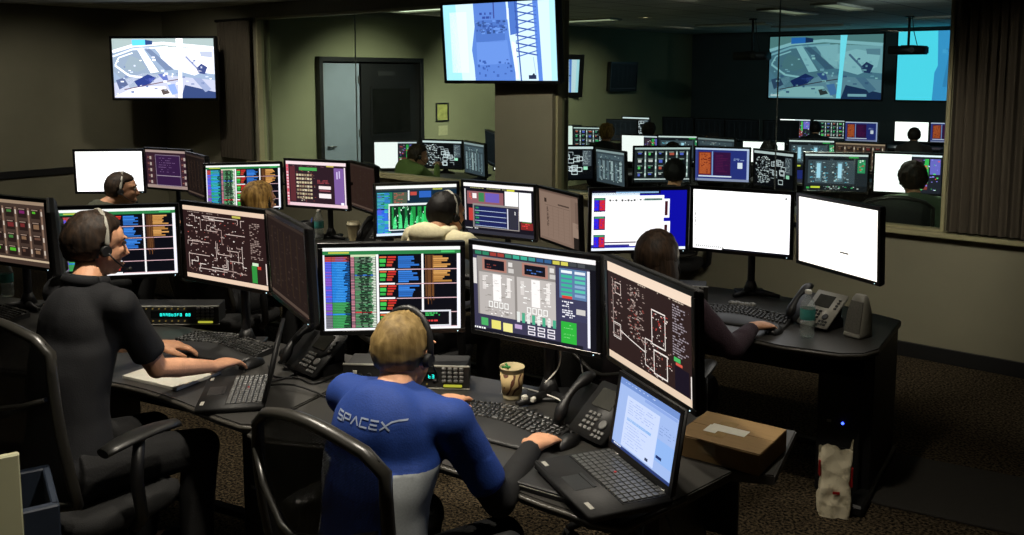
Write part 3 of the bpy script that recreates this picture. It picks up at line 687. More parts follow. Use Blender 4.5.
def cup(loc, label, lid=False, sleeve=True, s=1.):
    e = empty('paper_cup', loc); tag(e, label, 'cup')
    b = B(); b.lathe([(0, .002), (.03, .002), (.0305, 0), (.031, .004), (.0425, .108), (.0445, .11), (.045, .113), (.0435, .115), (.0405, .112), (.029, .012), (0, .01)], n=32)
    o = b.build('cup_body', [mat('cream_paper_cup', (.80, .74, .58), .6, nscale=8, namt=.06)], e)
    if sleeve:
        m = bpy.data.materials.new('swirl_printed_sleeve'); m.use_nodes = True; nt = m.node_tree; bs = nt.nodes['Principled BSDF']; bs.inputs['Roughness'].default_value = .7
        tc = nt.nodes.new('ShaderNodeTexCoord'); w = nt.nodes.new('ShaderNodeTexWave'); w.inputs['Scale'].default_value = 9; w.inputs['Distortion'].default_value = 14; w.inputs['Detail'].default_value = 1; w.inputs['Detail Scale'].default_value = 1.6
        cr = nt.nodes.new('ShaderNodeValToRGB'); cr.color_ramp.interpolation = 'CONSTANT'; cr.color_ramp.elements[0].color = (*s2l((.80, .70, .50)), 1); cr.color_ramp.elements[1].color = (*s2l((.36, .2, .12)), 1); cr.color_ramp.elements[1].position = .72
        nt.links.new(tc.outputs['Object'], w.inputs['Vector']); nt.links.new(w.outputs[0], cr.inputs[0]); nt.links.new(cr.outputs[0], bs.inputs['Base Color'])
        b = B(); b.lathe([(.0335, .02), (.0345, .02), (.0425, .095), (.0415, .095)], n=32, caps=False); b.build('sleeve', [m], e)
        b = B(); b.tube([(-.012, .01, .1), (-.022, .02, .118)], .004, 0, 6); b.box((-.02, .01, .108), (.03, .012, .004), 0); b.build('tea_bag_tag', [mat('green_tag', (.2, .5, .25), .6)], e)
    if lid:
        b = B(); b.lathe([(.046, .108), (.0475, .112), (.0475, .118), (.044, .12), (.041, .132), (.037, .133), (.036, .128), (0, .128)], n=32); b.build('lid', [mat('cream_lid', (.9, .86, .72), .4)], e)
    e.scale = (s, s, s); return e

def comms_panel(loc, yaw, label, glyph='PROP 01'):
    """half height rack panel with a cyan display, rows of lamps and a keypad"""
    e = empty('communication_panel', loc, R(yaw)); tag(e, label, 'intercom panel', 'desk communication panels')
    b = B(); b.box((0, .065, .048), (.46, .13, .088), 0, bev=.003); b.build('chassis', [BLKM], e)
    b = B(); b.box((0, -.003, .048), (.482, .006, .088), 0, bev=.001); b.build('front_plate', [DGREY], e)
    b = B(); b.box((0, -.004, .091), (.484, .012, .004), 0); b.box((0, -.004, .005), (.484, .012, .004), 0); b.build('edge_trim', [SILV], e)
    b = B(); b.box((.02, -.0075, .052), (.20, .003, .032), 0); d = b.build('display', [mat('display_glass', (.02, .04, .05), .2)], e)
    b = B(); rn = random.Random(sum(map(ord, glyph)))
    x = -.035
    for k in range(11):
        if k not in (8,):
            for (dx, dz, w, h) in ((0, 0, .002, .012), (.007, 0, .002, .012), (.0035, .006, .008, .0022), (.0035, 0, .008, .0022), (.0035, -.006, .008, .0022)):
                if rn.random() < .8: b.box((x+dx, -.0095, .052+dz), (w, .001, h), 0)
        x += .0135
    t = b.build('display_characters', [glow_mat('cyan_characters', (.15, .9, .85), 1.6)], d)
    b = B()
    for i in range(4):
        for j in range(4): b.box((.145+i*.022, -.01, .083-j*.0155), (.015, .012, .010), 0, bev=.002)
    b.build('keypad', [GREY], e)
    b = B(); b.box((.178, -.01, .017), (.07, .008, .009), 0, bev=.002); k = b.build('lit_bar', [glow_mat('amber_bar', (.75, .75, .25), .8)], e); k['label'] = 'lit yellow bar below the keypad'
    b = B()
    for k, x in enumerate((-.21, -.175, -.14)):
        b.cyl((x, -.006, .05), (x, -.022, .05), .010, 0, 16)
    b.build('knobs', [BLK], e)
    b = B(); b.box((-.195, -.0115+.003, .062), (.016, .004, .012), 0, bev=.001)
    b.build('name_plate', [WHITE], e)
    b = B()
    for k in range(7): b.cyl((-.1+k*.03, -.006, .081), (-.1+k*.03, -.012, .081), .0035, 0, 8); b.cyl((-.1+k*.03, -.006, .022), (-.1+k*.03, -.012, .022), .0035, 0, 8)
    b.build('indicator_lamps', [glow_mat('dim_lamp', (.75, .65, .35), .25)], e)
    return e

def laptop(loc, yaw, open_deg, label, pic, led=True, w=.335, d=.235, h=.225):
    e = empty('laptop', loc, R(yaw)); tag(e, label, 'laptop')
    b = B(); b.box((0, 0, .0145), (w, d, .025), 0, bev=.004, seg=2); b.build('base', [BLKM], e)
    b = B(); b.box((0, .045, .0275), (w-.03, .125, .002), 0, bev=.0005); b.build('keyboard_deck', [BLK], e)
    b = B(); rn = random.Random(5)
    for r in range(7):
        n = 15 if r else 17
        for i in range(n):
            kw = (w-.036)/n; b.box((-(w-.036)/2+kw*(i+.5), .1-r*.0178, .030), (kw-.0032, .0145, .004), 0, bev=.001)
    b.build('keys', [KEYG], e)
    b = B(); b.box((0, -.07, .0275), (.085, .05, .0014), 0, bev=.0005); b.box((0, -.038, .028), (.085, .009, .003), 0); b.build('touchpad', [DGREY], e)
    b = B(); b.cyl((-.006, .047, .030), (-.006, .047, .034), .004, 0, 10); b.build('pointing_stick', [mat('red_rubber', (.55, .08, .06), .6)], e)
    b = B(); b.box((-w/2+.035, -d/2+.018, .0277), (.03, .012, .001), 0); b.box((w/2-.04, -d/2+.02, .0277), (.036, .012, .001), 0); b.build('palm_rest_stickers', [SILV], e)
    L = empty('lid_hinge_frame'); bpy.data.objects.remove(L)
    T = Matrix.Translation((0, d/2-.006, .024)) @ Matrix.Rotation(R(90-open_deg), 4, 'X')   # lid local: z up along the lid, -y towards the user
    b = B(); b.box((0, .006, h/2+.004), (w, .011, h), 0, M=T, bev=.003, seg=2); lid = b.build('lid', [BLKM], e)
    p = pic.mesh(w-.032, h-.036, 'screen', SCR, y=-.0012, ztop=h-.012)
    p.transform(T); link('screen', p, lid)
    b = B()
    for (c, dd) in (((0, -.001, h-.004), (w-.004, .003, .012)), ((0, -.001, .014), (w-.004, .003, .022)), ((-w/2+.009, -.001, h/2), (.014, .003, h-.01)), ((w/2-.009, -.001, h/2), (.014, .003, h-.01))): b.box(c, dd, 0, M=T)
    b.build('screen_bezel', [BLK], lid)
    for x in (-w*.36, w*.36): b = B(); b.cyl((x-.018, d/2-.004, .026), (x+.018, d/2-.004, .026), .008, 0, 12); b.build('hinge', [STEEL], e)
    return e

def tower(loc, yaw, label, h=.58, w=.2, d=.5):
    e = empty('computer_tower', (loc[0], loc[1], 0), R(yaw)); tag(e, label, 'computer', 'tower computers under the desks')
    b = B(); b.box((0, 0, h/2), (w, d, h), 0, bev=.008, seg=2); b.build('case', [BLK], e)
    b = B(); b.box((0, -d/2-.006, h/2), (w-.01, .014, h-.02), 0, bev=.005)
    for k in range(3): b.box((0, -d/2-.014, h-.07-k*.05), (w-.04, .004, .038), 0, bev=.001)
    for k in range(14): b.box((0, -d/2-.014, .05+k*.014), (w-.06, .003, .006), 0)
    f = b.build('front_panel', [BLKM], e)
    b = B(); b.cyl((.02, -d/2-.012, h*.60), (.02, -d/2-.017, h*.60), .006, 0, 12); o = b.build('power_light', [LEDB], f)
    b = B(); b.box((-.04, -d/2-.014, h*.60), (.02, .004, .012), 0, bev=.001); b.build('badge', [GREY], e)
    return e

def speaker(loc, yaw, label):
    e = empty('computer_speaker', loc, R(yaw)); tag(e, label, 'speaker')
    b = B(); rings = []
    for t, (w, d0, d1) in ((0, (.045, -.05, .05)), (.1, (.046, -.05, .05)), (.6, (.042, -.03, .045)), (.9, (.034, -.014, .035)), (1, (.026, -.004, .026))):
        z = .19*t; rings.append([(-w, d0+.01, z), (-w*.8, d0, z), (w*.8, d0, z), (w, d0+.01, z), (w, d1-.012, z), (w*.7, d1, z), (-w*.7, d1, z), (-w, d1-.012, z)])
    b.loft(rings, 0, True); b.build('cabinet', [mat('warm_grey_plastic', (.5, .49, .45), .45, nscale=50, namt=.06)], e)
    b = B(); rings = []
    for t, (w, y) in ((.14, (.038, -.051)), (.6, (.036, -.033)), (.86, (.03, -.0175))):
        z = .19*t; rings.append([(-w, y-.003, z), (w, y-.003, z), (w, y+.004, z), (-w, y+.004, z)])
    b.loft(rings, 0, False); b.build('grille', [mat('speaker_grille', (.36, .35, .32), .7, nscale=400, namt=.5, bump=.4)], e)
    b = B(); b.box((0, -.05, .013), (.08, .01, .018), 0, bev=.003); b.build('foot', [SILV], e)
    return e

def carton(loc, yaw, label):
    e = empty('cardboard_box', loc, R(yaw)); tag(e, label, 'box')
    cb = mat('brown_cardboard', (.56, .45, .29), .8, nscale=14, namt=.08, bump=.05, stretch=(1, 12, 1))
    w, d, h = .27, .235, .066
    b = B(); b.box((0, 0, h/2), (w, d, h), 0, bev=.002)
    b.build('box_body', [cb], e)
    b = B(); b.box((0, -d/4-.0, h+.0012), (w-.002, d/2-.003, .002), 0); b.build('flap', [cb], e)
    b = B(); b.box((0, d/4, h+.0012), (w-.002, d/2-.003, .002), 0); b.build('flap', [cb], e)
    b = B(); b.box((-.03, .0, h+.003), (.055, d*.6, .0006), 0); b.box((-.03, -d*.5-.0008, h-.02), (.055, .0006, .04), 0); b.build('packing_tape', [mat('clear_tape', (.62, .52, .36), .15, nscale=30)], e)
    b = B(); b.box((-.01, .0, h+.0038), (.12, .05, .0005), 0, M=Matrix.Rotation(.0, 4, 'Z')); b.box((-.055, -.02, h+.0041), (.04, .06, .0005), 0); s = b.build('shipping_label', [PAPER], e)
    return e

def paper_bag(loc, yaw, label):
    e = empty('paper_bag', loc, R(yaw)); tag(e, label, 'bag')
    m = bpy.data.materials.new('printed_white_paper_bag'); m.use_nodes = True; nt = m.node_tree; bs = nt.nodes['Principled BSDF']; bs.inputs['Roughness'].default_value = .75
    tc = nt.nodes.new('ShaderNodeTexCoord'); n = nt.nodes.new('ShaderNodeTexVoronoi'); n.inputs['Scale'].default_value = 16; n2 = nt.nodes.new('ShaderNodeTexNoise'); n2.inputs['Scale'].default_value = 22; n2.inputs['Detail'].default_value = 5
    cr = nt.nodes.new('ShaderNodeValToRGB'); E = cr.color_ramp.elements; E[0].color = (*s2l((.58, .54, .42)), 1); E[0].position = .28; E[1].color = (*s2l((.92, .88, .76)), 1); E[1].position = .5
    nt.links.new(tc.outputs['Object'], n2.inputs['Vector']); nt.links.new(n2.outputs[0], cr.inputs[0]); nt.links.new(cr.outputs[0], bs.inputs['Base Color'])
    bn = nt.nodes.new('ShaderNodeBump'); bn.inputs['Strength'].default_value = .8; bn.inputs['Distance'].default_value = .01; nt.links.new(tc.outputs['Object'], n.inputs['Vector']); nt.links.new(n.outputs[0], bn.inputs['Height']); nt.links.new(bn.outputs[0], bs.inputs['Normal'])
    b = B(); rings = []; rn = random.Random(8)
    for i in range(15):
        t = i/14; z = .30*t; ww = .072*(1+.05*math.sin(t*9)); dd = .048*(1-.72*t**1.6); ring = []
        for j in range(36):
            a = 2*math.pi*j/36; c, s = math.cos(a), math.sin(a); q = 1/max(abs(c), abs(s))**.8
            nz = mnoise.noise(V((c*2.2, s*2.2, t*6)))*.010+mnoise.noise(V((c*6, s*6, t*15)))*.005
            top = (.018*math.sin(a*3+1)+.012*math.sin(a*5)) if i == 14 else 0
            ring.append(((ww+nz)*c*q*.92, (dd+nz)*s*q, max(0, z+top+.012*c*t)))
        rings.append(ring)
    b.loft(rings, 0, True, caps=False); f = b.f; b.build('bag_body', [m], e)
    b = B(); b.box((0, 0, .002), (.125, .08, .003), 0); b.build('bag_bottom', [m], e)
    b = B(); rd = mat('red_print', (.62, .07, .05), .7)
    b.box((-.069, -.022, .215), (.006, .03, .07), 0, bev=.002); b.box((.066, -.012, .18), (.008, .03, .09), 0, bev=.002); b.box((.0, -.0495, .115), (.03, .004, .012), 0, bev=.001)
    b.build('printed_stripe', [rd], e)
    return e

def cable(pts, r, label, m=None, name='cable', cat='cable', group=None):
    # smooth through the points
    P = [V(p) for p in pts]; out = []
    for i in range(len(P)-1):
        p0, p1, p2, p3 = P[max(i-1, 0)], P[i], P[i+1], P[min(i+2, len(P)-1)]
        for k in range(8):
            t = k/8; out.append(.5*((2*p1)+(-p0+p2)*t+(2*p0-5*p1+4*p2-p3)*t*t+(-p0+3*p1-3*p2+p3)*t**3))
    out.append(P[-1]); b = B(); o0 = V((P[0].x, P[0].y, min(p.z for p in P))); b.tube([q-o0 for q in out], r, 0, 7)
    o = b.build(name, [m or BLKM], loc=o0); tag(o, label, cat, group); return o

def chair(loc, yaw, label, back_h=1.08, arm=True):
    """mesh-backed task chair, occupant faces local +y"""
    e = empty('office_chair', (loc[0], loc[1], 0), R(yaw)); tag(e, label, 'chair', 'mesh-backed task chairs')
    ks = 'ch%.2f' % back_h
    if ks not in MESHES:
        D = {}
        b = B(); n = 20
        rings = []
        for i, (z, s) in enumerate(((.41, .86), (.42, .97), (.45, 1.), (.475, .98), (.485, .88))):
            rings.append([(.25*s*math.copysign(abs(math.cos(a))**.6, math.cos(a)), .03+.235*s*math.copysign(abs(math.sin(a))**.6, math.sin(a)), z-(.02 if math.sin(a) > .8 else 0)) for a in [2*math.pi*j/28 for j in range(28)]])
        b.loft(rings, 0, True); D['seat'] = b.mesh('seat', [mat('black_seat_fabric', (.06, .06, .062), .9, nscale=300, namt=.3, bump=.3)])
        H = back_h
        def bp(x, z):   # back surface curve
            t = (z-.55)/(H-.55); y = -.21-.035*math.sin(t*2.6)-.05*t+.55*x*x*(1 if True else 0)*1.1; return V((x, y, z))
        fr = []
        for z in np.linspace(.56, H-.06, 9): fr.append(bp(-.235-.01*math.sin((z-.55)*5), z))
        for a in np.linspace(0, 1, 13)[1:-1]: x = -.225+.45*a; fr.append(bp(x, H-.03+.045*math.sin(math.pi*a)-.0))
        for z in np.linspace(H-.06, .56, 9): fr.append(bp(.235+.01*math.sin((z-.55)*5), z))
        for a in np.linspace(0, 1, 7)[1:-1]: fr.append(bp(.235-.47*a, .55-.02*math.sin(math.pi*a)))
        fr.append(fr[0]); b = B(); b.tube(fr, .019, 0, 10, flat=.7); D['back_frame'] = b.mesh('back_frame', [FRAMEM])
        b = B(); rings = []
        for i in range(12):
            z = .56+(H-.03-.56)*i/11; rings.append([bp(-.228+.456*j/14, z+.035*math.sin(math.pi*j/14)*(i/11)**3) for j in range(15)])
        b.loft(rings, 0, True, caps=False, closed=False); D['mesh_back'] = b.mesh('mesh_back', [NETMAT])
        b = B(); q = H-.99; pts = [bp(-.225, .87+q)+V((0, -.012, 0)), bp(-.15, .81+q)+V((0, -.03, 0)), bp(-.05, .745+q)+V((0, -.045, 0)), bp(.0, .735+q)+V((0, -.048, 0)), bp(.05, .745+q)+V((0, -.045, 0)), bp(.15, .765+q)+V((0, -.03, 0)), bp(.225, .79+q)+V((0, -.012, 0))]
        b.tube(pts, .011, 0, 10, flat=.7); D['lumbar_bar'] = b.mesh('lumbar_bar', [FRAMEM])
        b = B(); b.tube([V((0, -.12, .40)), V((0, -.26, .43)), bp(0, .56)+V((0, -.03, 0)), bp(0, .72)+V((0, -.035, 0))], .03, 0, 12, rads=[.035, .035, .028, .02], flat=.6)
        b.box((0, -.0, .392), (.2, .28, .04), 0, bev=.01); D['back_support'] = b.mesh('back_support', [BLK])
        b = B()
        b.cyl((0, 0, .10), (0, 0, .39), .028, 0, 16); b.cyl((0, 0, .08), (0, 0, .25), .038, 0, 16); D['gas_column'] = b.mesh('gas_column', [DMETAL])
        b = B(); b.tube([V((.26, .0, .42)), V((.30, .0, .46)), V((.305, -.02, .60)), V((.30, -.0, .725))], .02, 0, 10, rads=[.02, .02, .022, .018]); 
        D['arm_post'] = b.mesh('arm_post', [BLK])
        b = B(); rings = []
        for i in range(9):
            t = i/8; y = -.13+.29*t; w = .045*math.sin(math.pi*(.14+.74*t))**.45; z = .742-.014*(t-.5)**2*4
            rings.append([(.30+w*math.cos(a)-.02*t, y, z+.014*math.sin(a)) for a in [2*math.pi*k/14 for k in range(14)]])
        b.loft(rings, 0, True); D['armrest'] = b.mesh('armrest', [ARMMAT])
        b = B(); b.tube([(0, 0, .10), (.14, 0, .095), (.30, 0, .07)], .025, 0, 10, rads=[.034, .026, .018], flat=.7); D['base_leg'] = b.mesh('base_leg', [BLK])
        b = B(); b.cyl((.285, -.022, .03), (.285, -.008, .03), .03, 0, 18); b.cyl((.285, .008, .03), (.285, .022, .03), .03, 0, 18); b.box((.292, 0, .052), (.03, .05, .02), 0, bev=.006); D['caster'] = b.mesh('caster', [BLKM])
        MESHES[ks] = D
    D = MESHES[ks]
    for k in ('seat', 'back_frame', 'mesh_back', 'lumbar_bar', 'back_support', 'gas_column'): link(k, D[k], e)
    if arm:
        for s in (1, -1):
            p = link('arm_post', D['arm_post'], e); a = link('armrest', D['armrest'], e)
            if s < 0: p.scale = (-1, 1, 1); a.scale = (-1, 1, 1)
    for k in range(5):
        l = link('base_leg', D['base_leg'], e, rot=(0, 0, R(72*k+18))); link('caster', D['caster'], l)
    return e
ARMMAT = mat('armrest_pad', (.10, .10, .095), .38, nscale=60, namt=.1)
def _net():
    m = bpy.data.materials.new('black_chair_mesh'); m.use_nodes = True; nt = m.node_tree; nt.nodes.clear()
    o = nt.nodes.new('ShaderNodeOutputMaterial'); p = nt.nodes.new('ShaderNodeBsdfPrincipled'); p.inputs['Base Color'].default_value = (.006, .006, .006, 1); p.inputs['Roughness'].default_value = .7
    t = nt.nodes.new('ShaderNodeBsdfTransparent'); x = nt.nodes.new('ShaderNodeMixShader'); tc = nt.nodes.new('ShaderNodeTexCoord')
    w = nt.nodes.new('ShaderNodeTexWave'); w.inputs['Scale'].default_value = 90; w.bands_direction = 'Z'; w2 = nt.nodes.new('ShaderNodeTexWave'); w2.inputs['Scale'].default_value = 90; w2.bands_direction = 'X'
    mx = nt.nodes.new('ShaderNodeMath'); mx.operation = 'MAXIMUM'; th = nt.nodes.new('ShaderNodeMath'); th.operation = 'GREATER_THAN'; th.inputs[1].default_value = .16
    nt.links.new(tc.outputs['Object'], w.inputs['Vector']); nt.links.new(tc.outputs['Object'], w2.inputs['Vector']); nt.links.new(w.outputs['Fac'], mx.inputs[0]); nt.links.new(w2.outputs['Fac'], mx.inputs[1]); nt.links.new(mx.outputs[0], th.inputs[0])
    nt.links.new(th.outputs[0], x.inputs[0]); nt.links.new(t.outputs[0], x.inputs[1]); nt.links.new(p.outputs[0], x.inputs[2]); nt.links.new(x.outputs[0], o.inputs[0])
    return m
NETMAT = _net()
# ------------------------------------------------------------------ people
def remesh(b, voxel, mats, smooth=4, name='m'):
    me = b.mesh(name, mats); o = bpy.data.objects.new(name, me); COL.objects.link(o)
    r = o.modifiers.new('r', 'REMESH'); r.mode = 'VOXEL'; r.voxel_size = voxel; r.use_smooth_shade = True
    if smooth: s = o.modifiers.new('s', 'SMOOTH'); s.factor = .5; s.iterations = smooth
    dg = bpy.context.evaluated_depsgraph_get(); out = bpy.data.meshes.new_from_object(o.evaluated_get(dg), depsgraph=dg)
    bpy.data.objects.remove(o); out.name = name
    out.materials.clear()
    for m in mats: out.materials.append(m)
    return out

def bez(p0, p1, p2, n): return [p0*(1-t)**2+p1*2*t*(1-t)+p2*t*t for t in [i/(n-1) for i in range(n)]]

def limb(b, pts, rad, flat=1., n=14, up=None): b.tube(pts, .05, 0, n, rads=rad, flat=flat, up=up)

def ik(S, W, a, c, pole):
    d = W-S; L = min(d.length, (a+c)*.998); dn = d.normalized(); x = (a*a-c*c+L*L)/(2*L); h = math.sqrt(max(a*a-x*x, 0))
    pl = (pole-dn*pole.dot(dn)).normalized(); return S+dn*x+pl*h, S+dn*L

def hand(b, W, f, up, side, curl=.5, s=1., spread=1.):
    """palm + five fingers; f = pointing direction, up = back of the hand, side = direction of the thumb"""
    f = f.normalized(); up = (up-f*up.dot(f)).normalized(); sd = f.cross(up).normalized()
    if sd.dot(side) < 0: sd = -sd
    P = lambda a, c, d: W+f*a*s+sd*c*s+up*d*s
    # palm as an elliptic loft
    rings = []
    for a, w, t, dz in ((-.02, .026, .020, 0), (.01, .029, .019, .001), (.04, .039, .0165, .004), (.07, .043, .0145, .005), (.092, .040, .0115, .003), (.10, .033, .008, .001)):
        rings.append([P(a, w*math.cos(q), dz+t*math.sin(q)) for q in [2*math.pi*k/14 for k in range(14)]])
    b.loft(rings, 0, True)
    for k, (c, L, r) in enumerate(((.030, .072, .0088), (.0105, .080, .0090), (-.010, .074, .0086), (-.029, .058, .0076))):
        base = P(.082-.006*(k == 3)-.003*(k == 0), c, .003); fd = (f+sd*(.10*spread*(1.5-k)/1.5)).normalized(); ang = -.05+.08*k*.3; pts = [base]; p = base
        for q, l in enumerate((.46, .30, .24)):
            ang += curl*(.35, .75, .55)[q]; d = fd*math.cos(ang)-up*math.sin(ang); p = p+d*L*l*s; pts.append(p)
        limb(b, [base-fd*.015*s]+pts, [r*s, r*1.05*s, r*.97*s, r*.9*s, r*.72*s], n=10)
        b.ell(pts[-1], (r*.72*s,)*3, nu=8, nv=6)
    t0 = P(.022, .024, -.003); t1 = P(.050, .048, -.010); t2 = P(.075, .056, -.018); t3 = P(.096, .052, -.025)
    limb(b, [t0, t1, t2, t3], [.014*s, .0125*s, .0105*s, .008*s], n=10); b.ell(t3, (.008*s,)*3, nu=8, nv=6)

HAIRC = {'brown': ((.10, .07, .05), (.22, .16, .11)), 'black': ((.035, .03, .03), (.09, .075, .065)), 'blond': ((.42, .30, .13), (.78, .62, .34)), 'dirty': ((.42, .34, .19), (.56, .47, .29)), 'midbrown': ((.12, .085, .06), (.27, .20, .14))}
HM = {}
def person(o, label, hip, yaw, neck, head, hyaw, hpitch=0., rw=None, lw=None, top='navy', topmat=None, sleeve='short', hair='brown', style='short', S=1., vox=.011, hvox=None,
           legs=True, shw=.185, cheek=False, panel=None, pole=None, tgt=None, collar=False, hood=False, group=None, rdir=None, ldir=None, curl=.5, clothvox=None, pants=None, sleevemat=None):
    """a seated figure; every input in world coordinates, yaw degrees of the body's forward direction (0 = +y)"""
    hip, neck, head = V(hip), V(neck), V(head); O = V((hip.x, hip.y, 0)); F = V((-math.sin(R(yaw)), math.cos(R(yaw)), 0)); U = V((math.cos(R(yaw)), math.sin(R(yaw)), 0)); Z = V((0, 0, 1))
    hip, neck, head = hip-O, neck-O, head-O
    if rw is not None: rw = V(rw)-O
    if lw is not None: lw = V(lw)-O
    sh = [neck+U*s*shw*S-Z*.055*S-F*.0+F*.01 for s in (1, -1)]
    hands = [rw if rw is not None else hip+U*.16+F*.38+Z*.14, lw if lw is not None else hip-U*.16+F*.38+Z*.14]
    arms = []
    for s, (sj, w) in enumerate(zip(sh, hands)):
        sg = 1 if s == 0 else -1; pl = (U*sg*.45-Z*1.-F*.25) if pole is None else V(pole[s])
        el, w2 = ik(sj, w, .29*S, .26*S, pl); arms.append((sj, el, w2, sg))
    body, skin_vox = B(), vox
    H = Matrix.Translation(head) @ Matrix.Rotation(R(hyaw), 4, 'Z') @ Matrix.Rotation(R(hpitch), 4, 'X'); hs = S
    hp = lambda x, y, z: H @ V((x*hs, y*hs, z*hs)); HR = H.to_3x3().to_4x4()
    def he(bb, c, r, g=0.): bb.ell(hp(*c), [(q+g)*hs for q in r], rot=HR)
    # trunk under the clothes
    def torso(bb, g, up_to=1.):
        mid1 = hip.lerp(neck, .35)-F*.03*S; mid2 = hip.lerp(neck, .7)-F*.035*S; pts = bez(hip+Z*.0, (mid1+mid2)/2-F*.03, neck-Z*.06*S, 8); rx = [.165, .16, .148, .15, .165, .175, .16, .09]; ry = [.12, .115, .105, .108, .115, .112, .095, .062]
        rings = []
        for p, a, c in zip(pts, rx, ry): rings.append([p+U*(a*S+g)*math.cos(q)+F*(c*S+g)*math.sin(q) for q in [2*math.pi*k/24 for k in range(24)]])
        bb.loft(rings, 0, True)
        bb.ell(hip+Z*.01, (.17*S+g, .13*S+g, .11*S+g), rot=Matrix.Rotation(R(yaw), 4, 'Z'))
        bb.ell(neck.lerp(hip, .25)-F*.022*S, (.158*S+g, .098*S+g, .15*S+g), rot=Matrix.Rotation(R(yaw), 4, 'Z'))
        # shoulder girdle and slopes
        limb(bb, [sh[1]-U*.0, sh[1].lerp(neck-Z*.05*S, .5)-F*.02, neck-Z*.06*S-F*.025, sh[0].lerp(neck-Z*.05*S, .5)-F*.02, sh[0]], [(.048*S+g), (.054*S+g), .062*S+g, (.054*S+g), (.048*S+g)], n=16)
        for k in (0, 1): limb(bb, [neck-Z*.01*S, neck.lerp(sh[k], .5)-Z*.004, sh[k]], [.042*S+g*.5, .04*S+g, .044*S+g], n=12); bb.ell(sh[k], (.052*S+g,)*3)
    torso(body, 0)
    # neck and head
    limb(body, [neck-Z*.06, neck+Z*.01, hp(0, -.012, -.06)], [.062*S, .054*S, .054*S], n=16)
    for c, r in (((0, -.012, .025), (.077, .097, .092)), ((0, -.03, .01), (.073, .078, .085)), ((0, .022, -.03), (.064, .072, .075)), ((0, .034, -.072), (.047, .052, .042)), ((0, .066, -.094), (.022, .02, .018)), ((0, .055, .03), (.06, .035, .05)),
                 ((.03, .07, -.02), (.024, .018, .022)), ((-.03, .07, -.02), (.024, .018, .022)), ((0, .093, -.072), (.024, .011, .006)), ((0, .09, -.083), (.02, .011, .006))): he(body, c, r)
    body.tube([hp(0, .085, .02), hp(0, .1, -.01), hp(0, .112, -.034), hp(0, .092, -.046)], .01, 0, 10, rads=[.008*hs, .010*hs, .014*hs, .009*hs])
    for s in (1, -1):
        body.ell(hp(.079*s, -.008, -.012), (.010*hs, .019*hs, .031*hs), rot=HR @ Matrix.Rotation(R(-18*s), 4, 'Z'))
        he(body, (.032*s, .086, .028), (.024, .010, .007))
    for (sj, el, w, sg) in arms:
        limb(body, [sj, sj.lerp(el, .5), el], [.050*S, .045*S, .038*S], n=14); limb(body, [el, el.lerp(w, .35), el.lerp(w, .75), w], [.038*S, .041*S, .032*S, .025*S], n=14, flat=.9); body.ell(el, (.038*S,)*3)
        fw = (w-el).normalized(); d = rdir if sg > 0 else ldir; fd = V(d) if d is not None else V((fw.x, fw.y, -.1)); hand(body, w, fd, Z+fd.cross(Z)*0, -U*sg, curl, S*1.12)
    kn = []
    if legs:
        for sg in (1, -1):
            hj = hip+U*.09*sg*S; k = hj+F*.42*S+U*.06*sg+Z*(.50*S-hip.z+.02); a = k-Z*(k.z-.10)-F*.05+U*.02*sg; kn.append((hj, k, a))
            limb(body, [hj, hj.lerp(k, .5), k], [.082*S, .07*S, .055*S]); limb(body, [k, k.lerp(a, .35)-F*.012, a], [.053*S, .05*S, .036*S]); body.ell(k, (.055*S,)*3); limb(body, [a, a-Z*.05+F*.05, a-Z*.065+F*.15], [.036, .036, .028])
    me = remesh(body, hvox or vox, [SKIN], 3, 'person')
    P = link('person', me, loc=O); tag(P, label, 'person', group)
    # clothes
    cv = clothvox or vox; tm = topmat; g = .013*S; b = B(); torso(b, g)
    limb(b, [neck-Z*.06-F*.012, neck-Z*.01, neck+Z*.028*S], [.088*S, .070*S, .058*S], n=16)
    for (sj, el, w, sg) in arms:
        if sleeve == 'short': e2 = sj.lerp(el, .78); limb(b, [sj, sj.lerp(e2, .5), e2], [.061*S, .06*S, .06*S])
        else:
            limb(b, [sj, sj.lerp(el, .5), el], [.064*S, .06*S, .053*S]); b.ell(el, (.052*S,)*3); limb(b, [el, el.lerp(w, .5), w-(w-el).normalized()*.015], [.052*S, .047*S, .037*S])
    sm = remesh(b, cv, [tm]+([panel] if panel else []), 14, 'shirt')
    sm2 = sm
    for v in sm.vertices:   # cloth creases
        q = v.co; n = mnoise.noise(V((q.x*9, q.y*9, q.z*6)))*.006+mnoise.noise(V((q.x*22, q.y*22, q.z*10+3)))*.003; v.co = q+v.normal*n
    if panel:
        side = hip.lerp(neck, .5); zb = sh[0].z-.10*S
        for v in sm.vertices:
            if abs(v.co.z-zb) < .0046: v.co.z = zb
        for f in sm.polygons:
            c = f.center; x = (c-side).dot(U); f.material_index = 1 if (abs(x) > .108*S and c.z < sh[0].z-.10*S and abs(x) < .19*S and (c-hip).dot(F) < .16) else 0
    sh_o = link('shirt', sm, P)
    if sleeve == 'short' and sleevemat:
        b = B()
        for (sj, el, w, sg) in arms: limb(b, [sj.lerp(el, .6), el], [.053*S, .048*S]); b.ell(el, (.047*S,)*3); limb(b, [el, el.lerp(w, .5), w-(w-el).normalized()*.01], [.047*S, .043*S, .034*S])
        link('undershirt_sleeves', remesh(b, cv, [sleevemat], 3, 'undershirt_sleeves'), P)
    if collar:
        b = B(); pts = [neck+U*.066*S*math.cos(q)+F*(.066*S*math.sin(q))+Z*(.018*S-.014*math.sin(q)) for q in [2*math.pi*k/24 for k in range(25)]]; b.tube(pts, .014, 0, 8, rads=[.015*S]*25, flat=1.5, up=(0, 0, 1)); link('collar', b.mesh('collar', [tm]), P)
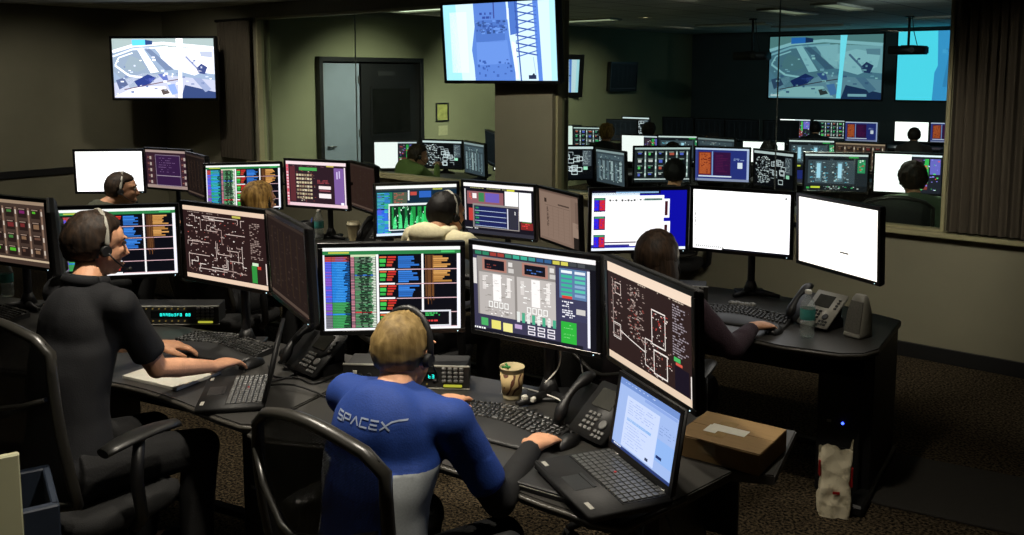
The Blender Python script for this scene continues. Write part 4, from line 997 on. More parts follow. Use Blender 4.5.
    if hood:
        b = B(); b.ell(neck-F*.085-Z*.015, (.125*S, .07*S, .07*S), rot=Matrix.Rotation(R(yaw), 4, 'Z')); b.tube([neck+U*.09*math.cos(q)*S+F*(.09*math.sin(q)-.01)*S+Z*.0 for q in [2*math.pi*k/20 for k in range(21)]], .03, 0, 10); link('hood', remesh(b, cv, [tm], 3, 'hood'), P)
    if legs:
        b = B()
        for hj, k, a in kn: limb(b, [hj-F*.05, hj.lerp(k, .5), k], [.105*S, .086*S, .07*S]); b.ell(k, (.07*S,)*3); limb(b, [k, k.lerp(a, .4)-F*.01, a], [.068*S, .066*S, .055*S])
        b.ell(hip, (.185*S, .14*S, .11*S), rot=Matrix.Rotation(R(yaw), 4, 'Z')); link('trousers', remesh(b, cv, [pants or mat('dark_trousers', (.028, .028, .034), .85, nscale=120, namt=.25, bump=.2)], 4, 'trousers'), P)
        for hj, k, a in kn:
            b = B(); limb(b, [a-F*.03-Z*.05, a-Z*.055+F*.06, a-Z*.065+F*.17], [.045, .043, .032], n=14, flat=.85); b.build('shoe', [BLKM], P)
    # hair
    if hair:
        key = hair
        if key not in HM: HM[key] = hair_mat('hair_'+key, *HAIRC[hair])
        b = B(); vs = []; nu, nv = 48, 30; thick = {'short': .014, 'buzz': .005, 'full': .027, 'long': .02, 'bob': .022}[style]
        for i in range(nv+1):
            a = math.pi*i/nv
            for j in range(nu):
                q = 2*math.pi*j/nu; d = V((math.sin(a)*math.cos(q), math.sin(a)*math.sin(q), math.cos(a)))
                # surface of the skull in this direction
                c = V((0, -.015, .018)); r = 1/math.sqrt((d.x/.079)**2+(d.y/.099)**2+(d.z/.096)**2)
                front = d.y; low = -d.z
                lim = {'short': .82, 'buzz': .80, 'full': .86, 'long': .9, 'bob': .85}[style] if front < -.1 else (.28 if front < .35 else -.42)
                if style in ('long', 'bob') and -.1 <= front < .45: lim = .8
                if style not in ('long', 'bob') and -.1 <= front < .3: lim = .12+.2*(front < 0)
                w = max(0, min(1, (lim-low)/.12)); t = (thick+(.012 if style == 'full' else .005)*mnoise.noise(V((d.x*4+head.x, d.y*4, d.z*3)))+.004*mnoise.noise(V((d.x*18, d.y*18, d.z*7)))) if w > 0 else 0
                if style == 'buzz' and front > .2: t *= .5
                rr = r+(t*w-.012*(1-w)); vs.append(hp(*(c+d*rr)))
        fs = [(i*nu+j, i*nu+(j+1) % nu, (i+1)*nu+(j+1) % nu, (i+1)*nu+j) for i in range(nv) for j in range(nu)]
        b.add(vs, fs, 0, True)
        if style in ('long', 'bob'):
            L = .27 if style == 'long' else .14; rings = []
            for i in range(9):
                t = i/8; z = .03-L*t; w = .092+.022*math.sin(t*2.6)-.012*t*t; ring = []
                for q in range(25):
                    aa = math.pi*(1.0+q/24)+0; x = w*math.cos(aa); y = -.02+(.104-.01*t)*math.sin(aa)*1.0
                    nz = .004*mnoise.noise(V((x*60, y*60, t*2)))+.003*math.sin(q*2.1+t); ring.append(hp(x*(1+nz*6), y+nz-.0, z-.006*math.sin(q*1.3)))
                for q in range(24, -1, -1):
                    aa = math.pi*(1.0+q/24); ring.append(hp((w-.022)*math.cos(aa), -.02+(.07-.02*t)*math.sin(aa), z))
                rings.append(ring)
            b.loft(rings, 0, True)
        link('hair', b.mesh('hair', [HM[key]]), P)
    b = B()
    for s in (1, -1): he(b, (.031*s, .083, .008), (.0125, .0115, .0105))
    eb = link('eyes', b.mesh('eyes', [mat('eye_white', (.8, .78, .74), .25)]), P)
    b = B()
    for s in (1, -1): he(b, (.031*s, .0915, .008), (.0055, .0045, .0055))
    link('irises', b.mesh('irises', [mat('dark_iris', (.08, .05, .04), .2)]), eb)
    b = B(); 
    for s in (1, -1): b.tube([hp(.012*s, .093, .026), hp(.03*s, .094, .032), hp(.05*s, .078, .026)], .003, 0, 6)
    link('eyebrows', b.mesh('eyebrows', [HM.get(hair) or SKIN]), P)
    return P, H, hs

def headset(P, H, hs, label, m=None, mic=1, thick=.02):
    e = empty('headset', P.location+(H @ V((0, 0, 0)))); tag(e, label, 'headset', 'operator headsets')
    T = Matrix.Translation(-(H @ V((0, 0, 0)))) @ H @ Matrix.Scale(hs, 4); m = m or BLK
    b = B(); pts = []; rr = []
    for k in range(21):
        q = math.pi*k/20; pts.append(V((.094*math.cos(q), -.005, .0+.127*math.sin(q)))); rr.append(.006)
    b.tube([T @ p for p in pts], .0045, 0, 8, rads=[.0045]*21, flat=2.2); b.build('headband', [m], e)
    for s in (1, -1):
        b = B(); b.cyl(T @ V((.083*s, -.005, -.012)), T @ V((.100*s, -.005, -.012)), .023, 0, 20, r1=.018); c = b.build('ear_cup', [BLKM], e)
        if s == mic:
            b = B(); b.tube([T @ V(p) for p in ((.1*s, 0, -.02), (.098*s, .03, -.05), (.08*s, .075, -.08), (.05*s, .105, -.088))], .003, 0, 6); b.ell(T @ V((.05*s, .105, -.088)), (.008, .008, .008)); b.build('microphone_boom', [BLKM], c)
    return e
# ------------------------------------------------------------------ the room: u runs along the glazed wall, n points through it
CX, CY, AY = -4.66, 12.12, R(-39.8)
UX, UY = math.cos(AY), math.sin(AY)
def RM(u, n, z=0.): return V((CX+u*UX-n*UY, CY+u*UY+n*UX, z))
RL, RR_ = (CX, CY, 0), (0, 0, AY)
CEIL = 2.74
WALLP = mat('beige_wall_paint', (.50, .485, .40), .85, nscale=3, namt=.05, bump=.08, bscale=120)
WALLG = mat('khaki_wall_paint', (.52, .52, .40), .85, nscale=3, namt=.05, bump=.08, bscale=120)
WALLD = mat('slate_wall_paint', (.30, .34, .35), .85, nscale=3, namt=.06, bump=.08, bscale=120)
TRIM = mat('pale_olive_trim', (.60, .58, .44), .5, nscale=20, namt=.05)
BASEB = mat('black_base_moulding', (.035, .033, .03), .6, nscale=60, namt=.1)
def carpet():
    m = bpy.data.materials.new('speckled_carpet'); m.use_nodes = True; nt = m.node_tree; b = nt.nodes['Principled BSDF']; b.inputs['Roughness'].default_value = 1; b.inputs['Specular IOR Level'].default_value = .1
    tc = nt.nodes.new('ShaderNodeTexCoord'); n = nt.nodes.new('ShaderNodeTexNoise'); n.inputs['Scale'].default_value = 75; n.inputs['Detail'].default_value = 3
    n2 = nt.nodes.new('ShaderNodeTexVoronoi'); n2.inputs['Scale'].default_value = 120
    cr = nt.nodes.new('ShaderNodeValToRGB'); E = cr.color_ramp.elements; E[0].position = .40; E[0].color = (*s2l((.07, .065, .055)), 1); E[1].position = .62; E[1].color = (*s2l((.38, .33, .25)), 1)
    bn = nt.nodes.new('ShaderNodeBump'); bn.inputs['Strength'].default_value = .9; bn.inputs['Distance'].default_value = .01
    nt.links.new(tc.outputs['Object'], n.inputs['Vector']); nt.links.new(tc.outputs['Object'], n2.inputs['Vector']); nt.links.new(n.outputs[0], cr.inputs[0]); nt.links.new(cr.outputs[0], b.inputs['Base Color']); nt.links.new(n2.outputs['Distance'], bn.inputs['Height']); nt.links.new(bn.outputs[0], b.inputs['Normal'])
    return m
def ceil_tiles():
    m = bpy.data.materials.new('ceiling_tiles'); m.use_nodes = True; nt = m.node_tree; b = nt.nodes['Principled BSDF']; b.inputs['Roughness'].default_value = .95
    tc = nt.nodes.new('ShaderNodeTexCoord'); k = nt.nodes.new('ShaderNodeTexBrick'); k.offset = 0; k.inputs['Scale'].default_value = 1; k.inputs['Brick Width'].default_value = .61; k.inputs['Row Height'].default_value = .61; k.inputs['Mortar Size'].default_value = .012
    k.inputs['Color1'].default_value = (*s2l((.82, .83, .80)), 1); k.inputs['Color2'].default_value = (*s2l((.78, .79, .76)), 1); k.inputs['Mortar'].default_value = (*s2l((.42, .43, .41)), 1)
    nt.links.new(tc.outputs['Object'], k.inputs['Vector']); nt.links.new(k.outputs[0], b.inputs['Base Color']); return m
def struct(name, b, m): o = b.build(name, m, None, RL, RR_); o['kind'] = 'structure'; return o
b = B(); b.box((5.6, -1.2, -.05), (20, 26, .1)); struct('floor', b, carpet())
b = B(); b.box((5.6, -1.2, CEIL+.05), (20, 26, .1)); struct('ceiling', b, ceil_tiles())
U0, U1, WZ0, WZ1 = 2.15, 9.78, .87, 2.58
b = B(); T = .14
b.box((5.6, T/2, WZ0/2), (19.8, T, WZ0)); b.box((5.6, T/2, (WZ1+CEIL)/2), (19.8, T, CEIL-WZ1))
b.box(((-.1+U0)/2, T/2, (WZ0+WZ1)/2), (U0+.1, T, WZ1-WZ0)); b.box(((U1+15.5)/2, T/2, (WZ0+WZ1)/2), (15.5-U1, T, WZ1-WZ0)); b.box((6.25, T/2-.02, (WZ0+WZ1)/2), (.66, T+.1, WZ1-WZ0))
struct('wall_glazed', b, WALLP)
b = B(); b.box((-.06, -6.6, CEIL/2), (.12, 13.4, CEIL)); struct('wall_left', b, WALLP)
b = B(); b.box((15.2, -1.2, CEIL/2), (.12, 23.6, CEIL)); struct('wall_right', b, WALLP)
b = B(); b.box((7.6, -13.1, CEIL/2), (15.4, .12, CEIL)); struct('wall_rear', b, WALLP)
# the neighbouring room
FL = 2.2; FB = 10.45
D0, D1, DM, DH = .80, 2.62, 1.48, 2.14
b = B(); b.box((FL-.06, (T+D0)/2, CEIL/2), (.12, D0-T, CEIL)); b.box((FL-.06, (D0+D1)/2, (DH+CEIL)/2), (.12, D1-D0, CEIL-DH)); b.box((FL-.06, (D1+FB)/2, CEIL/2), (.12, FB-D1, CEIL)); struct('wall_far_left', b, WALLG)
b = B(); b.box((8.7, FB+.06, CEIL/2), (13.2, .12, CEIL)); struct('wall_far', b, WALLD)
b = B(); b.box((5.6, -.012, .05), (19.6, .022, .10), bev=.003); struct('baseboard_glazed', b, BASEB)
b = B(); b.box((.014, -6.6, .05), (.024, 13.1, .10), bev=.003); struct('baseboard_left', b, BASEB)
b = B(); b.box((.018, -6.6, .735), (.032, 13.1, .085), bev=.006); struct('trim_1', b, BASEB)
b = B()
b.box(((U0+U1)/2+2, -.03, WZ0-.005), (U1-U0+4.4, .09, .035), bev=.005)
struct('trim_2', b, TRIM)
# windows: frame and panes
GL = glass_mat('window_glass', (.90, .95, .92), 1.35)
for k, (a, c, seams) in enumerate(((U0, 5.92, (3.86,)), (6.58, U1, (8.58,)))):
    b = B(); t = .026
    for x in (a+t/2, c-t/2): b.box((x, T/2-.045, (WZ0+WZ1)/2), (t, .10, WZ1-WZ0), bev=.004)
    b.box(((a+c)/2, T/2-.045, WZ0+t/2), (c-a, .10, t), bev=.004); b.box(((a+c)/2, T/2-.045, WZ1-t/2), (c-a, .10, t), bev=.004)
    w = struct('window_%d' % (k+1), b, TRIM)
    ed = [a+t]+list(seams)+[c-t]
    for x0, x1 in zip(ed, ed[1:]):
        b = B(); b.box(((x0+x1)/2, T/2-.03, (WZ0+WZ1)/2), (x1-x0-.004, .008, WZ1-WZ0-2*t)); b.build('pane', GL, w)
    for x in seams:
        b = B(); b.box((x, T/2-.03, (WZ0+WZ1)/2), (.006, .012, WZ1-WZ0-2*t)); b.build('silicone_seam', mat('silicone', (.35, .37, .34), .4), w)
# double door in the far room
b = B(); dk = mat('dark_door_paint', (.05, .05, .048), .5, nscale=8, namt=.15)
for y in (D0+.03, D1-.03): b.box((FL+.0, y, DH/2), (.16, .06, DH), bev=.004)
b.box((FL, (D0+D1)/2, DH-.03), (.16, D1-D0, .06), bev=.004); dr = struct('door_1', b, dk)
b = B(); b.box((FL+.02, (D0+.06+DM)/2, (DH-.08)/2), (.045, DM-D0-.07, DH-.08), bev=.003); lf = b.build('door_leaf', mat('blue_grey_door', (.52, .56, .60), .5, nscale=6, namt=.05), dr); lf['label'] = 'blue grey door leaf'
b = B(); b.box((FL+.044, D0+.075, (DH-.08)/2), (.006, .02, DH-.1)); b.build('weather_strip', SILV, lf)
b = B()
for z in (.3, 1.15, 1.85): b.box((FL+.046, DM-.02, z), (.012, .03, .10), bev=.002)
b.build('hinge', STEEL, lf)
b = B(); b.cyl((FL+.04, D0+.14, 1.0), (FL+.075, D0+.14, 1.0), .012, 0, 12); b.cyl((FL+.075, D0+.13, 1.0), (FL+.075, D0+.25, 1.0), .010, 0, 12); b.build('door_handle', STEEL, lf)
b = B(); b.box((FL+.01, (DM+D1)/2, (DH-.08)/2), (.045, D1-DM-.07, DH-.08), bev=.003)
for (y0, y1, z0, z1) in ((DM+.2, D1-.22, 1.1, 1.75),):
    for (c, d) in ((((y0+y1)/2, z0), (y1-y0, .03)), (((y0+y1)/2, z1), (y1-y0, .03)), ((y0, (z0+z1)/2), (.03, z1-z0)), ((y1, (z0+z1)/2), (.03, z1-z0))): b.box((FL+.036, c[0], c[1]), (.015, d[0], d[1]))
lf = b.build('door_leaf', dk, dr); lf['label'] = 'dark door leaf with a glazed panel'
b = B(); b.box((FL+.036, (DM+D1)/2, 1.425), (.006, D1-DM-.45, .6)); b.build('door_window', mat('dark_glass', (.08, .085, .08), .08, nscale=9, namt=.3), lf)
b = B(); b.box((FL+.035, 1.95, 1.93), (.01, .3, .06)); b.build('closer_plate', DGREY, lf)

# curtains
def curtain(u0, u1, n0, z0, z1, label, seed, pitch=.055, wdt=.03):
    rn = random.Random(seed); b = B(); N = int((u1-u0)/.008); rows = []
    ph = [rn.uniform(.8, 1.25) for _ in range(400)]; acc = 0; prof = []
    for i in range(N+1):
        u = u0+(u1-u0)*i/N; acc += .008/pitch*2*math.pi*ph[int((u-u0)/.11)]
        prof.append((u, wdt*math.sin(acc)+.008*math.sin(acc*2.3)))
    for z in np.linspace(z0, z1, 7): rows.append([(u, n0+w*(1-.25*(z-z0)/(z1-z0)), float(z)) for u, w in prof])
    b.loft(rows, 0, True, caps=False, closed=False)
    e = empty('curtain', RM((u0+u1)/2, n0, z0), AY); tag(e, label, 'curtain', 'floor of wall drapes')
    m = mat('brown_drape_fabric', (.27, .24, .19), .9, nscale=260, namt=.35, bump=.3, stretch=(1, 1, .02))
    o = b.build('drape', m, e); o.matrix_parent_inverse = Matrix.Identity(4); o.data.transform(Matrix.Translation((-(u0+u1)/2, -n0, -z0)))
    b = B(); b.box((0, 0, z1-z0+.015), (u1-u0+.04, .05, .03), bev=.004); b.build('curtain_track', DMETAL, e); return e
curtain(1.42, 2.12, -.07, .9, 2.55, 'narrow dark drape hanging between the wall screen and the glass', 4)
curtain(9.80, 12.6, -.08, .9, 2.70, 'wide brown pleated drape hanging beside the large window above the beige wall', 7)

# far-room troffers, near-room recessed lamps, fill lamps added in both
def troffer(u, n, along_n, power, label, L=1.2, W=.3, col=(.95, 1., .86), glow=None):
    e = empty('ceiling_light', RM(u, n, CEIL), AY+(R(90) if along_n else 0)); tag(e, label, 'ceiling light', 'ceiling lights of the far room')
    b = B()
    for (c, d) in (((0, W/2, -.012), (L+.04, .02, .03)), ((0, -W/2, -.012), (L+.04, .02, .03)), ((L/2, 0, -.012), (.02, W, .03)), ((-L/2, 0, -.012), (.02, W, .03))): b.box(c, d, bev=.002)
    b.build('frame', SILV, e)
    g = glow if glow is not None else power
    b = B(); b.box((0, 0, -.006), (L-.03, W-.03, .006)); b.build('diffuser', glow_mat('tube_%0.2f' % g, col, g), e)
    return e
FARP = 60.
troffer(3.35, 4.9, False, 3.0, 'lit fluorescent ceiling panel nearest the khaki wall, its long side across the room', glow=1.4)
troffer(3.2, 1.8, False, 1.2, 'ceiling panel just behind the first window', glow=1.4)
troffer(4.6, 7.4, False, .5, 'dim ceiling panel behind the brightly lit one', glow=.16)
troffer(6.5, 5.1, True, .5, 'dim ceiling panel seen lengthwise above the far projection screens', glow=.2)
troffer(7.35, 4.7, True, .6, 'dim ceiling panel seen lengthwise, next to the projector pole', glow=.22)
troffer(7.9, 7.6, False, .3, 'faint ceiling panel just in front of the projection screens', glow=.1)
troffer(5.4, 8.6, False, .2, 'faint ceiling panel over the dark back corner', glow=.12)
troffer(9.4, 7.4, False, .3, 'faint bluish ceiling panel above the second projection screen', col=(.7, .9, 1.), glow=.12)
def downlight(x, y, power, label, ang=95, blend=.6, col=(1., .91, .76), tx=0, ty=0, grp='recessed lamps of the near room'):
    e = empty('recessed_lamp', (x, y, CEIL)); tag(e, label, 'ceiling light', grp)
    b = B(); b.lathe([(.085, 0), (.1, 0), (.1, -.008), (.085, -.012), (.072, .0)], n=28, caps=False); b.build('trim_ring', WHITE, e)
    b = B(); b.lathe([(0, -.004), (.07, -.004), (.07, -.001), (0, -.001)], n=24); b.build('lamp_lens', glow_mat('warm_lens', (1, .88, .7), 3), e)
    l = bpy.data.lights.new('lamp', 'SPOT'); l.energy = power; l.color = col; l.spot_size = R(ang); l.spot_blend = blend; l.shadow_soft_size = .06
    lo = bpy.data.objects.new('lamp', l); COL.objects.link(lo); lo.parent = e; lo.location = (0, 0, -.03); lo.rotation_euler = (R(tx), R(ty), 0); return e
def wash(x, y, power, aim, label, ang=75, blend=.7, col=(1., .93, .80), grp='recessed lamps of the near room'):
    e = downlight(x, y, power, label, ang, blend, col, grp=grp); lo = [c for c in e.children if c.type == 'LIGHT'][0]
    lo.rotation_euler = (V(aim)-V((x, y, CEIL-.03))).to_track_quat('-Z', 'Y').to_euler(); return e
downlight(-.2, 2.1, 120, 'recessed lamp over the near console row')
downlight(-1.1, 2.9, 150, 'recessed lamp over the man in the dark polo')
downlight(.75, 3.0, 60, 'recessed lamp over the second console row')
downlight(-.7, 4.7, 140, 'recessed lamp over the console row in front of the glass')
downlight(-2.4, 6.0, 60, 'recessed lamp near the left wall')
wash(1.6, 3.6, 145, RM(9.0, 0, .75), 'unseen lamp added to wash the beige wall', 52)  # this and the next three: unseen lamps added to brighten the glazed wall
wash(2.3, 2.4, 130, RM(10.5, 0, .85), 'unseen lamp added to wash the wall under the wide drape', 52)
wash(-.4, 6.0, 130, RM(6.3, 0, .55), 'unseen lamp added to wash the pillar')
wash(-2.4, 7.6, 130, RM(3.6, 0, .6), 'unseen lamp added to wash the wall under the first window')
for (u, n, lb) in ((2.6, -2.6, 'ambient panel added in the left corner of the near room'), (6.4, -2.2, 'ambient panel added in front of the pillar'), (3.6, -7.4, 'ambient panel added left of the near console row'), (9.2, -6.6, 'ambient panel added behind the drape side aisle'), (6.0, -11.2, 'ambient panel added behind the camera')):  # out-of-view panels added for soft ambient light
    e = troffer(u, n, True, .9, lb, glow=1.9, col=(1., .96, .86)); e['group'] = 'added ambient panels of the near room'
FGR = 'added fill lamps of the far room'; FC = (.98, 1., .84)  # lamps added to light the walls and people behind the glass
for (u, n, p, au, an, az, ang, lb) in ((4.2, 1.2, 300, FL, 1.6, .7, 85, 'fill lamp added behind the first window, aimed at the double door'), (4.6, 2.6, 330, FL, 4.4, .6, 80, 'fill lamp added to light the khaki wall beside the notice'), (4.4, 5.0, 150, FL, 6.6, 1.0, 60, 'fill lamp added to light the khaki wall under the small television'),
        (8.4, 1.4, 380, 8.6, 2.2, 0, 110, 'fill lamp added behind the second window over the sage shirt'), (6.9, 3.0, 60, 6.6, 5.0, 0, 110, 'fill lamp added over the second row behind the glass'), (8.4, 3.4, 130, 6.2, 10.4, 1.2, 80, 'fill lamp added to light the far wall')):
    q = RM(u, n); wash(q.x, q.y, p, RM(au, an, az), lb, ang, .8, FC if n < 3.3 or u < 5 else (.8, .95, 1.), FGR)
wash(-3.4, 5.6, 110, (-2.7, 6.6, 1.0), 'unseen lamp added over the man seen in profile')  # added to brighten the figure in profile
wash(-3.2, 9.2, 70, RM(.9, 0, 1.0), 'unseen lamp added to lift the corner under the wall television')  # extra lamp put in to lift the dim corner
wash(-4.2, 8.6, 80, RM(0, -1.6, .6), 'unseen lamp added to wash the left wall')  # added, with the next one, to light the left wall
wash(-4.0, 6.6, 60, RM(0, -4.0, .6), 'unseen lamp added to wash the left wall nearer the camera')
# ------------------------------------------------------------------ screens on the walls
def wall_tv(loc, yaw, tilt, w, h, pic, label, material=None, arm=None, name='television', bz=.028):
    """loc = middle of the lit picture's top edge"""
    e = empty(name, loc, R(yaw), tilt); tag(e, label, 'television', 'wall televisions')
    b = B(); W, H = w+2*bz, h+2*bz
    for (c, d) in (((0, .006, bz/2), (W, .03, bz)), ((0, .006, -h-bz/2), (W, .03, bz)), ((-w/2-bz/2, .006, -h/2), (bz, .03, h)), ((w/2+bz/2, .006, -h/2), (bz, .03, h))): b.box(c, d, bev=.003)
    b.build('bezel', GBLK, e)
    b = B(); b.box((0, .045, -h/2), (W-.01, .06, H-.01), bev=.01); b.box((0, .085, -h/2), (w*.6, .03, h*.6), bev=.01); b.build('housing', BLKM, e)
    link('screen', pic.mesh(w, h, 'screen', material or SCR), e)
    if arm:
        b = B(); q = V(arm); Ri = (Matrix.Translation(loc) @ Euler((tilt, 0, R(yaw))).to_matrix().to_4x4()).inverted(); t = Ri @ q; b.tube([(0, .09, -h/2), V((0, .09, -h/2)).lerp(t, .5), t], .025, 0, 10); b.box((0, .1, -h/2), (.3, .03, .25), bev=.005); b.build('wall_bracket', DMETAL, e)
    return e
TVC = wall_tv((-.135, 7.92, 2.535), -35, .08, 1.20, .675, pic_rocket(21), 'large television hanging on the pillar showing a blue rocket beside its lattice tower', arm=RM(6.25, -.085, 2.25))
TVL = wall_tv((-4.05, 10.53, 2.33), -4.5, .02, 1.22, .686, pic_aerial(20), 'wall television in the corner showing an aerial view of a launch site', arm=tuple(RM(.02, -.25, 2.0)), material=SCRW)
TVS = wall_tv((.68, 15.25, 2.17), 20, .12, 1.0, .56, pic_rocket(24), 'small television on the khaki wall of the far room half hidden by the pillar television', bz=.085, arm=tuple(RM(FL+.03, 6.15, 1.9)), material=SCRD)
TVO = wall_tv(RM(FL+.13, 7.7, 2.12), 50.2, .06, .85, .48, pic_dark(90, cool=True), 'dark television shape standing in for a reflection, behind the third row', material=SCRO, arm=tuple(RM(FL+.03, 7.7, 1.9)))  # dark set added in place of a television's reflection in the glass
def proj_screen(u0, u1, z0, z1, pic, label):
    e = empty('projection_screen', RM((u0+u1)/2, FB-.03, z1), AY); tag(e, label, 'projection screen', 'projected pictures in the far room')
    w, h = u1-u0, z1-z0
    b = B(); b.box((0, .012, -h/2), (w+.06, .02, h+.06), bev=.004); b.build('screen_frame', BLKM, e)
    link('picture', pic.mesh(w, h, 'picture', SCRP), e)
SCRP = screen_mat('projected_light', 1.0)
proj_screen(3.9, 6.03, 1.47, 2.64, pic_aerial(20, True), 'wide projected aerial picture of a launch site on the far wall')
proj_screen(6.29, 8.3, 1.47, 2.67, pic_rocket(21, True), 'cyan projected picture cut off by the brown drape')
def projector(u, n, z, label, drop):
    e = empty('projector', RM(u, n, z), AY+R(0)); tag(e, label, 'projector', 'ceiling projectors')
    b = B(); b.box((0, 0, .06), (.46, .36, .12), bev=.015, seg=2); b.build('case', BLKM, e)
    b = B(); b.cyl((.1, -.18, .06), (.1, -.2, .06), .04, 0, 20); b.cyl((.1, .18, .06), (.1, .2, .06), .04, 0, 20); b.build('lens', DGREY, e)
    b = B(); b.cyl((0, 0, .12), (0, 0, CEIL-z), .018, 0, 12); b.box((0, 0, .125), (.16, .16, .012)); b.cyl((0, 0, CEIL-z-.02), (0, 0, CEIL-z), .06, 0, 16); b.build('ceiling_pole', DMETAL, e)
    b = B(); b.tube([(.03, .02, CEIL-z), (.05, .03, .35), (.09, .03, .2), (.12, .0, .12)], .006, 0, 6); b.build('cable', BLKM, e)
projector(7.4, 7.2, 2.20, 'black projector on a ceiling pole in front of the cyan picture', 0)
projector(5.44, 6.33, 2.13, 'black projector hanging in the dark left of the aerial picture', 0)
# notice and tag on the khaki wall
e = empty('framed_notice', RM(FL, 3.05, 1.24), AY-R(90)); tag(e, 'small dark framed notice with yellow green paper on the khaki wall', 'notice')
e.rotation_euler = (0, 0, AY+R(90))
b = B()
for (c, d) in (((0, -.012, .01), (.26, .02, .02)), ((0, -.012, .26), (.26, .02, .02)), ((-.12, -.012, .135), (.02, .02, .25)), ((.12, -.012, .135), (.02, .02, .25))): b.box(c, d, bev=.002)
b.build('frame', BLK, e); b = B(); b.box((0, -.006, .135), (.23, .006, .24)); b.build('notice_paper', mat('yellow_green_paper', (.62, .62, .34), .8, nscale=14, namt=.35), e)
o = B(); o.box((0, -.003, .07), (.19, .004, .14)); o = o.build('paper_sheet', mat('pale_paper', (.66, .65, .50), .8), None, RM(FL, 3.07, 1.04), (0, 0, AY+R(90))); tag(o, 'small pale paper sheet taped under the framed notice', 'paper')

# ------------------------------------------------------------------ consoles
ROW1, ROW2 = -26.7, -32.7
def at(o, yaw, u, v): a = R(yaw); return (o[0]+u*math.cos(a)-v*math.sin(a), o[1]+u*math.sin(a)+v*math.cos(a))
def bay(w0, w1, back, f, dip=.10):
    pts = [(w0, back), (w0, f)]
    for k in range(13):
        t = k/12; x = w0+.06+(w1-w0-.12)*t; pts.append((x, f-.02+dip*math.sin(math.pi*t)**1.4))
    return pts+[(w1, f), (w1, back)]
OC, OL = (.069, 3.144), (-1.239, 3.802)
OL0 = (OL[0]-1.315, OL[1]+.66)
desk(OC, ROW1, [p for p in bay(-.725, .50, .17, -.66) if p[0] < .499]+[(.50, -.70), (.60, -.69), (.70, -.45), (.78, -.24), (.90, -.21), (.90, .17)], 'near console desk carrying the open laptop and the cardboard box', legs=.30)
desk(OL, ROW1, bay(-.735, .725, .17, -.60), 'console desk in front of the man in the dark polo')
desk(OL0, ROW1, bay(-.735, .735, .17, -.60), 'console desk cut off by the photo edge beside the man in the dark polo')
OE, OD, OB = (1.218, 4.751), (-.091, 5.601), (-1.406, 6.43)
desk(OE, ROW2, [(-.775, .14), (-.775, -.72), (-.5, -.66), (-.2, -.66), (.1, -.72), (.45, -.78), (.7, -.76), (.79, -.70), (.83, -.60), (.83, -.06), (.5, .10)], 'black end desk with phone, water bottle and speaker by the beige wall')
desk(OD, ROW2, bay(-.775, .775, .16, -.7), 'console desk of the person in the cream hoodie')
desk(OB, ROW2, bay(-.775, .775, .16, -.7), 'console desk of the blond person with a paper cup on it')
OA = (-2.80, 7.40); desk(OA, ROW2, bay(-.8, .72, .16, -.7), 'rear console desk under the blank white and the plum coloured screens')

G = 'computer monitors'
C1 = monitor(pic_telemetry(1), (-.456, 3.36, 1.262), 4.5, 'monitor with striped blue and green telemetry list directly behind the cropped blond head')
C2 = monitor(pic_dash(4), (.069, 3.144, 1.285), -34.1, 'monitor with pale grey valve panels and a green block above the paper cup')
C3 = monitor(pic_loop_schematic(3), (.407, 2.688, 1.299), -69.4, 'steeply angled monitor with white loop schematic above the open laptop')
L2 = monitor(pic_telemetry(5, False), (-1.875, 4.229, 1.279), 11.8, 'telemetry monitor half hidden behind the dark haired head in the polo shirt')
L3 = monitor(pic_schematic(2, n=30), (OL[0], OL[1], 1.34), -32.5, 'monitor with maroon piping schematic above the keyboard of the man in the dark polo')
L4 = monitor(pic_dark(30, '2a1f1c'), (-.86, 3.36, 1.355), -61, 'nearly edge-on dark monitor between the piping schematic and the striped telemetry list', material=SCRD)
L1 = monitor(pic_iconrows(10), (-2.497, 4.43, 1.294), -26.8, 'brown monitor with rows of small gauges cut off by the photo edge', material=SCRD)
L0 = monitor(pic_dark(31), (-2.15, 4.12, 1.295), -62.5, 'edge-on dark monitor right of the brown gauge rows', material=SCRD)
A1 = monitor(pic_white(1, False, corner=True), (-3.241, 7.201, 1.30), 4.7, 'blank white monitor behind the man seen in profile', material=SCRW)
A2 = monitor(pic_menu(11), (-2.913, 7.572, 1.276), -27, 'plum coloured menu monitor just right of the blank white one', material=SCRD)
A3 = monitor(pic_dark(33), (-2.53, 7.15, 1.27), -55, 'edge-on dark monitor closing the rear left console', material=SCRD)
B1 = monitor(pic_telemetry(7, False, 26, True), (-1.965, 6.544, 1.257), 14.8, 'bright blue telemetry monitor behind the blond hair')
B2 = monitor(pic_tables(5), (-1.406, 6.401, 1.292), -23.8, 'pink and plum table monitor standing over the pole and the lidded cup')
B3 = monitor(pic_dark(34, '33241f'), (-1.106, 6.557, 1.25), -59.9, 'oblique brown monitor right of the pink and plum tables', material=SCRD)
D1 = monitor(pic_scopes(6), (-.611, 5.723, 1.209), 14.3, 'monitor with green scope window behind the cream hoodie')
D2 = monitor(pic_dash2(7), (-.091, 5.601, 1.226), -31.7, 'monitor with dark blue rows and white window in front of the pillar')
D3 = monitor(pic_doc(8), (.286, 5.60, 1.175), -65, 'oblique tan monitor with a faint page below the pillar', material=SCRD)
E1 = monitor(pic_desktop(9), (.684, 4.774, 1.295), 6.5, 'monitor with royal blue desktop and large white window behind long brown hair')
E2 = monitor(pic_white(2), (1.218, 4.751, 1.291), -29.4, 'blank white monitor on the pole above the end desk', material=SCRW)
E3 = monitor(pic_blankdoc(3), (1.53, 4.205, 1.309), -67.4, 'tall looking blank white monitor angled over the desk phone and water bottle', material=SCRW)
monitor_stand(at(OC, ROW1, .03, .09), [C1, C2, C3], 'black monitor pole behind the paper cup on the near console', group='monitor poles')
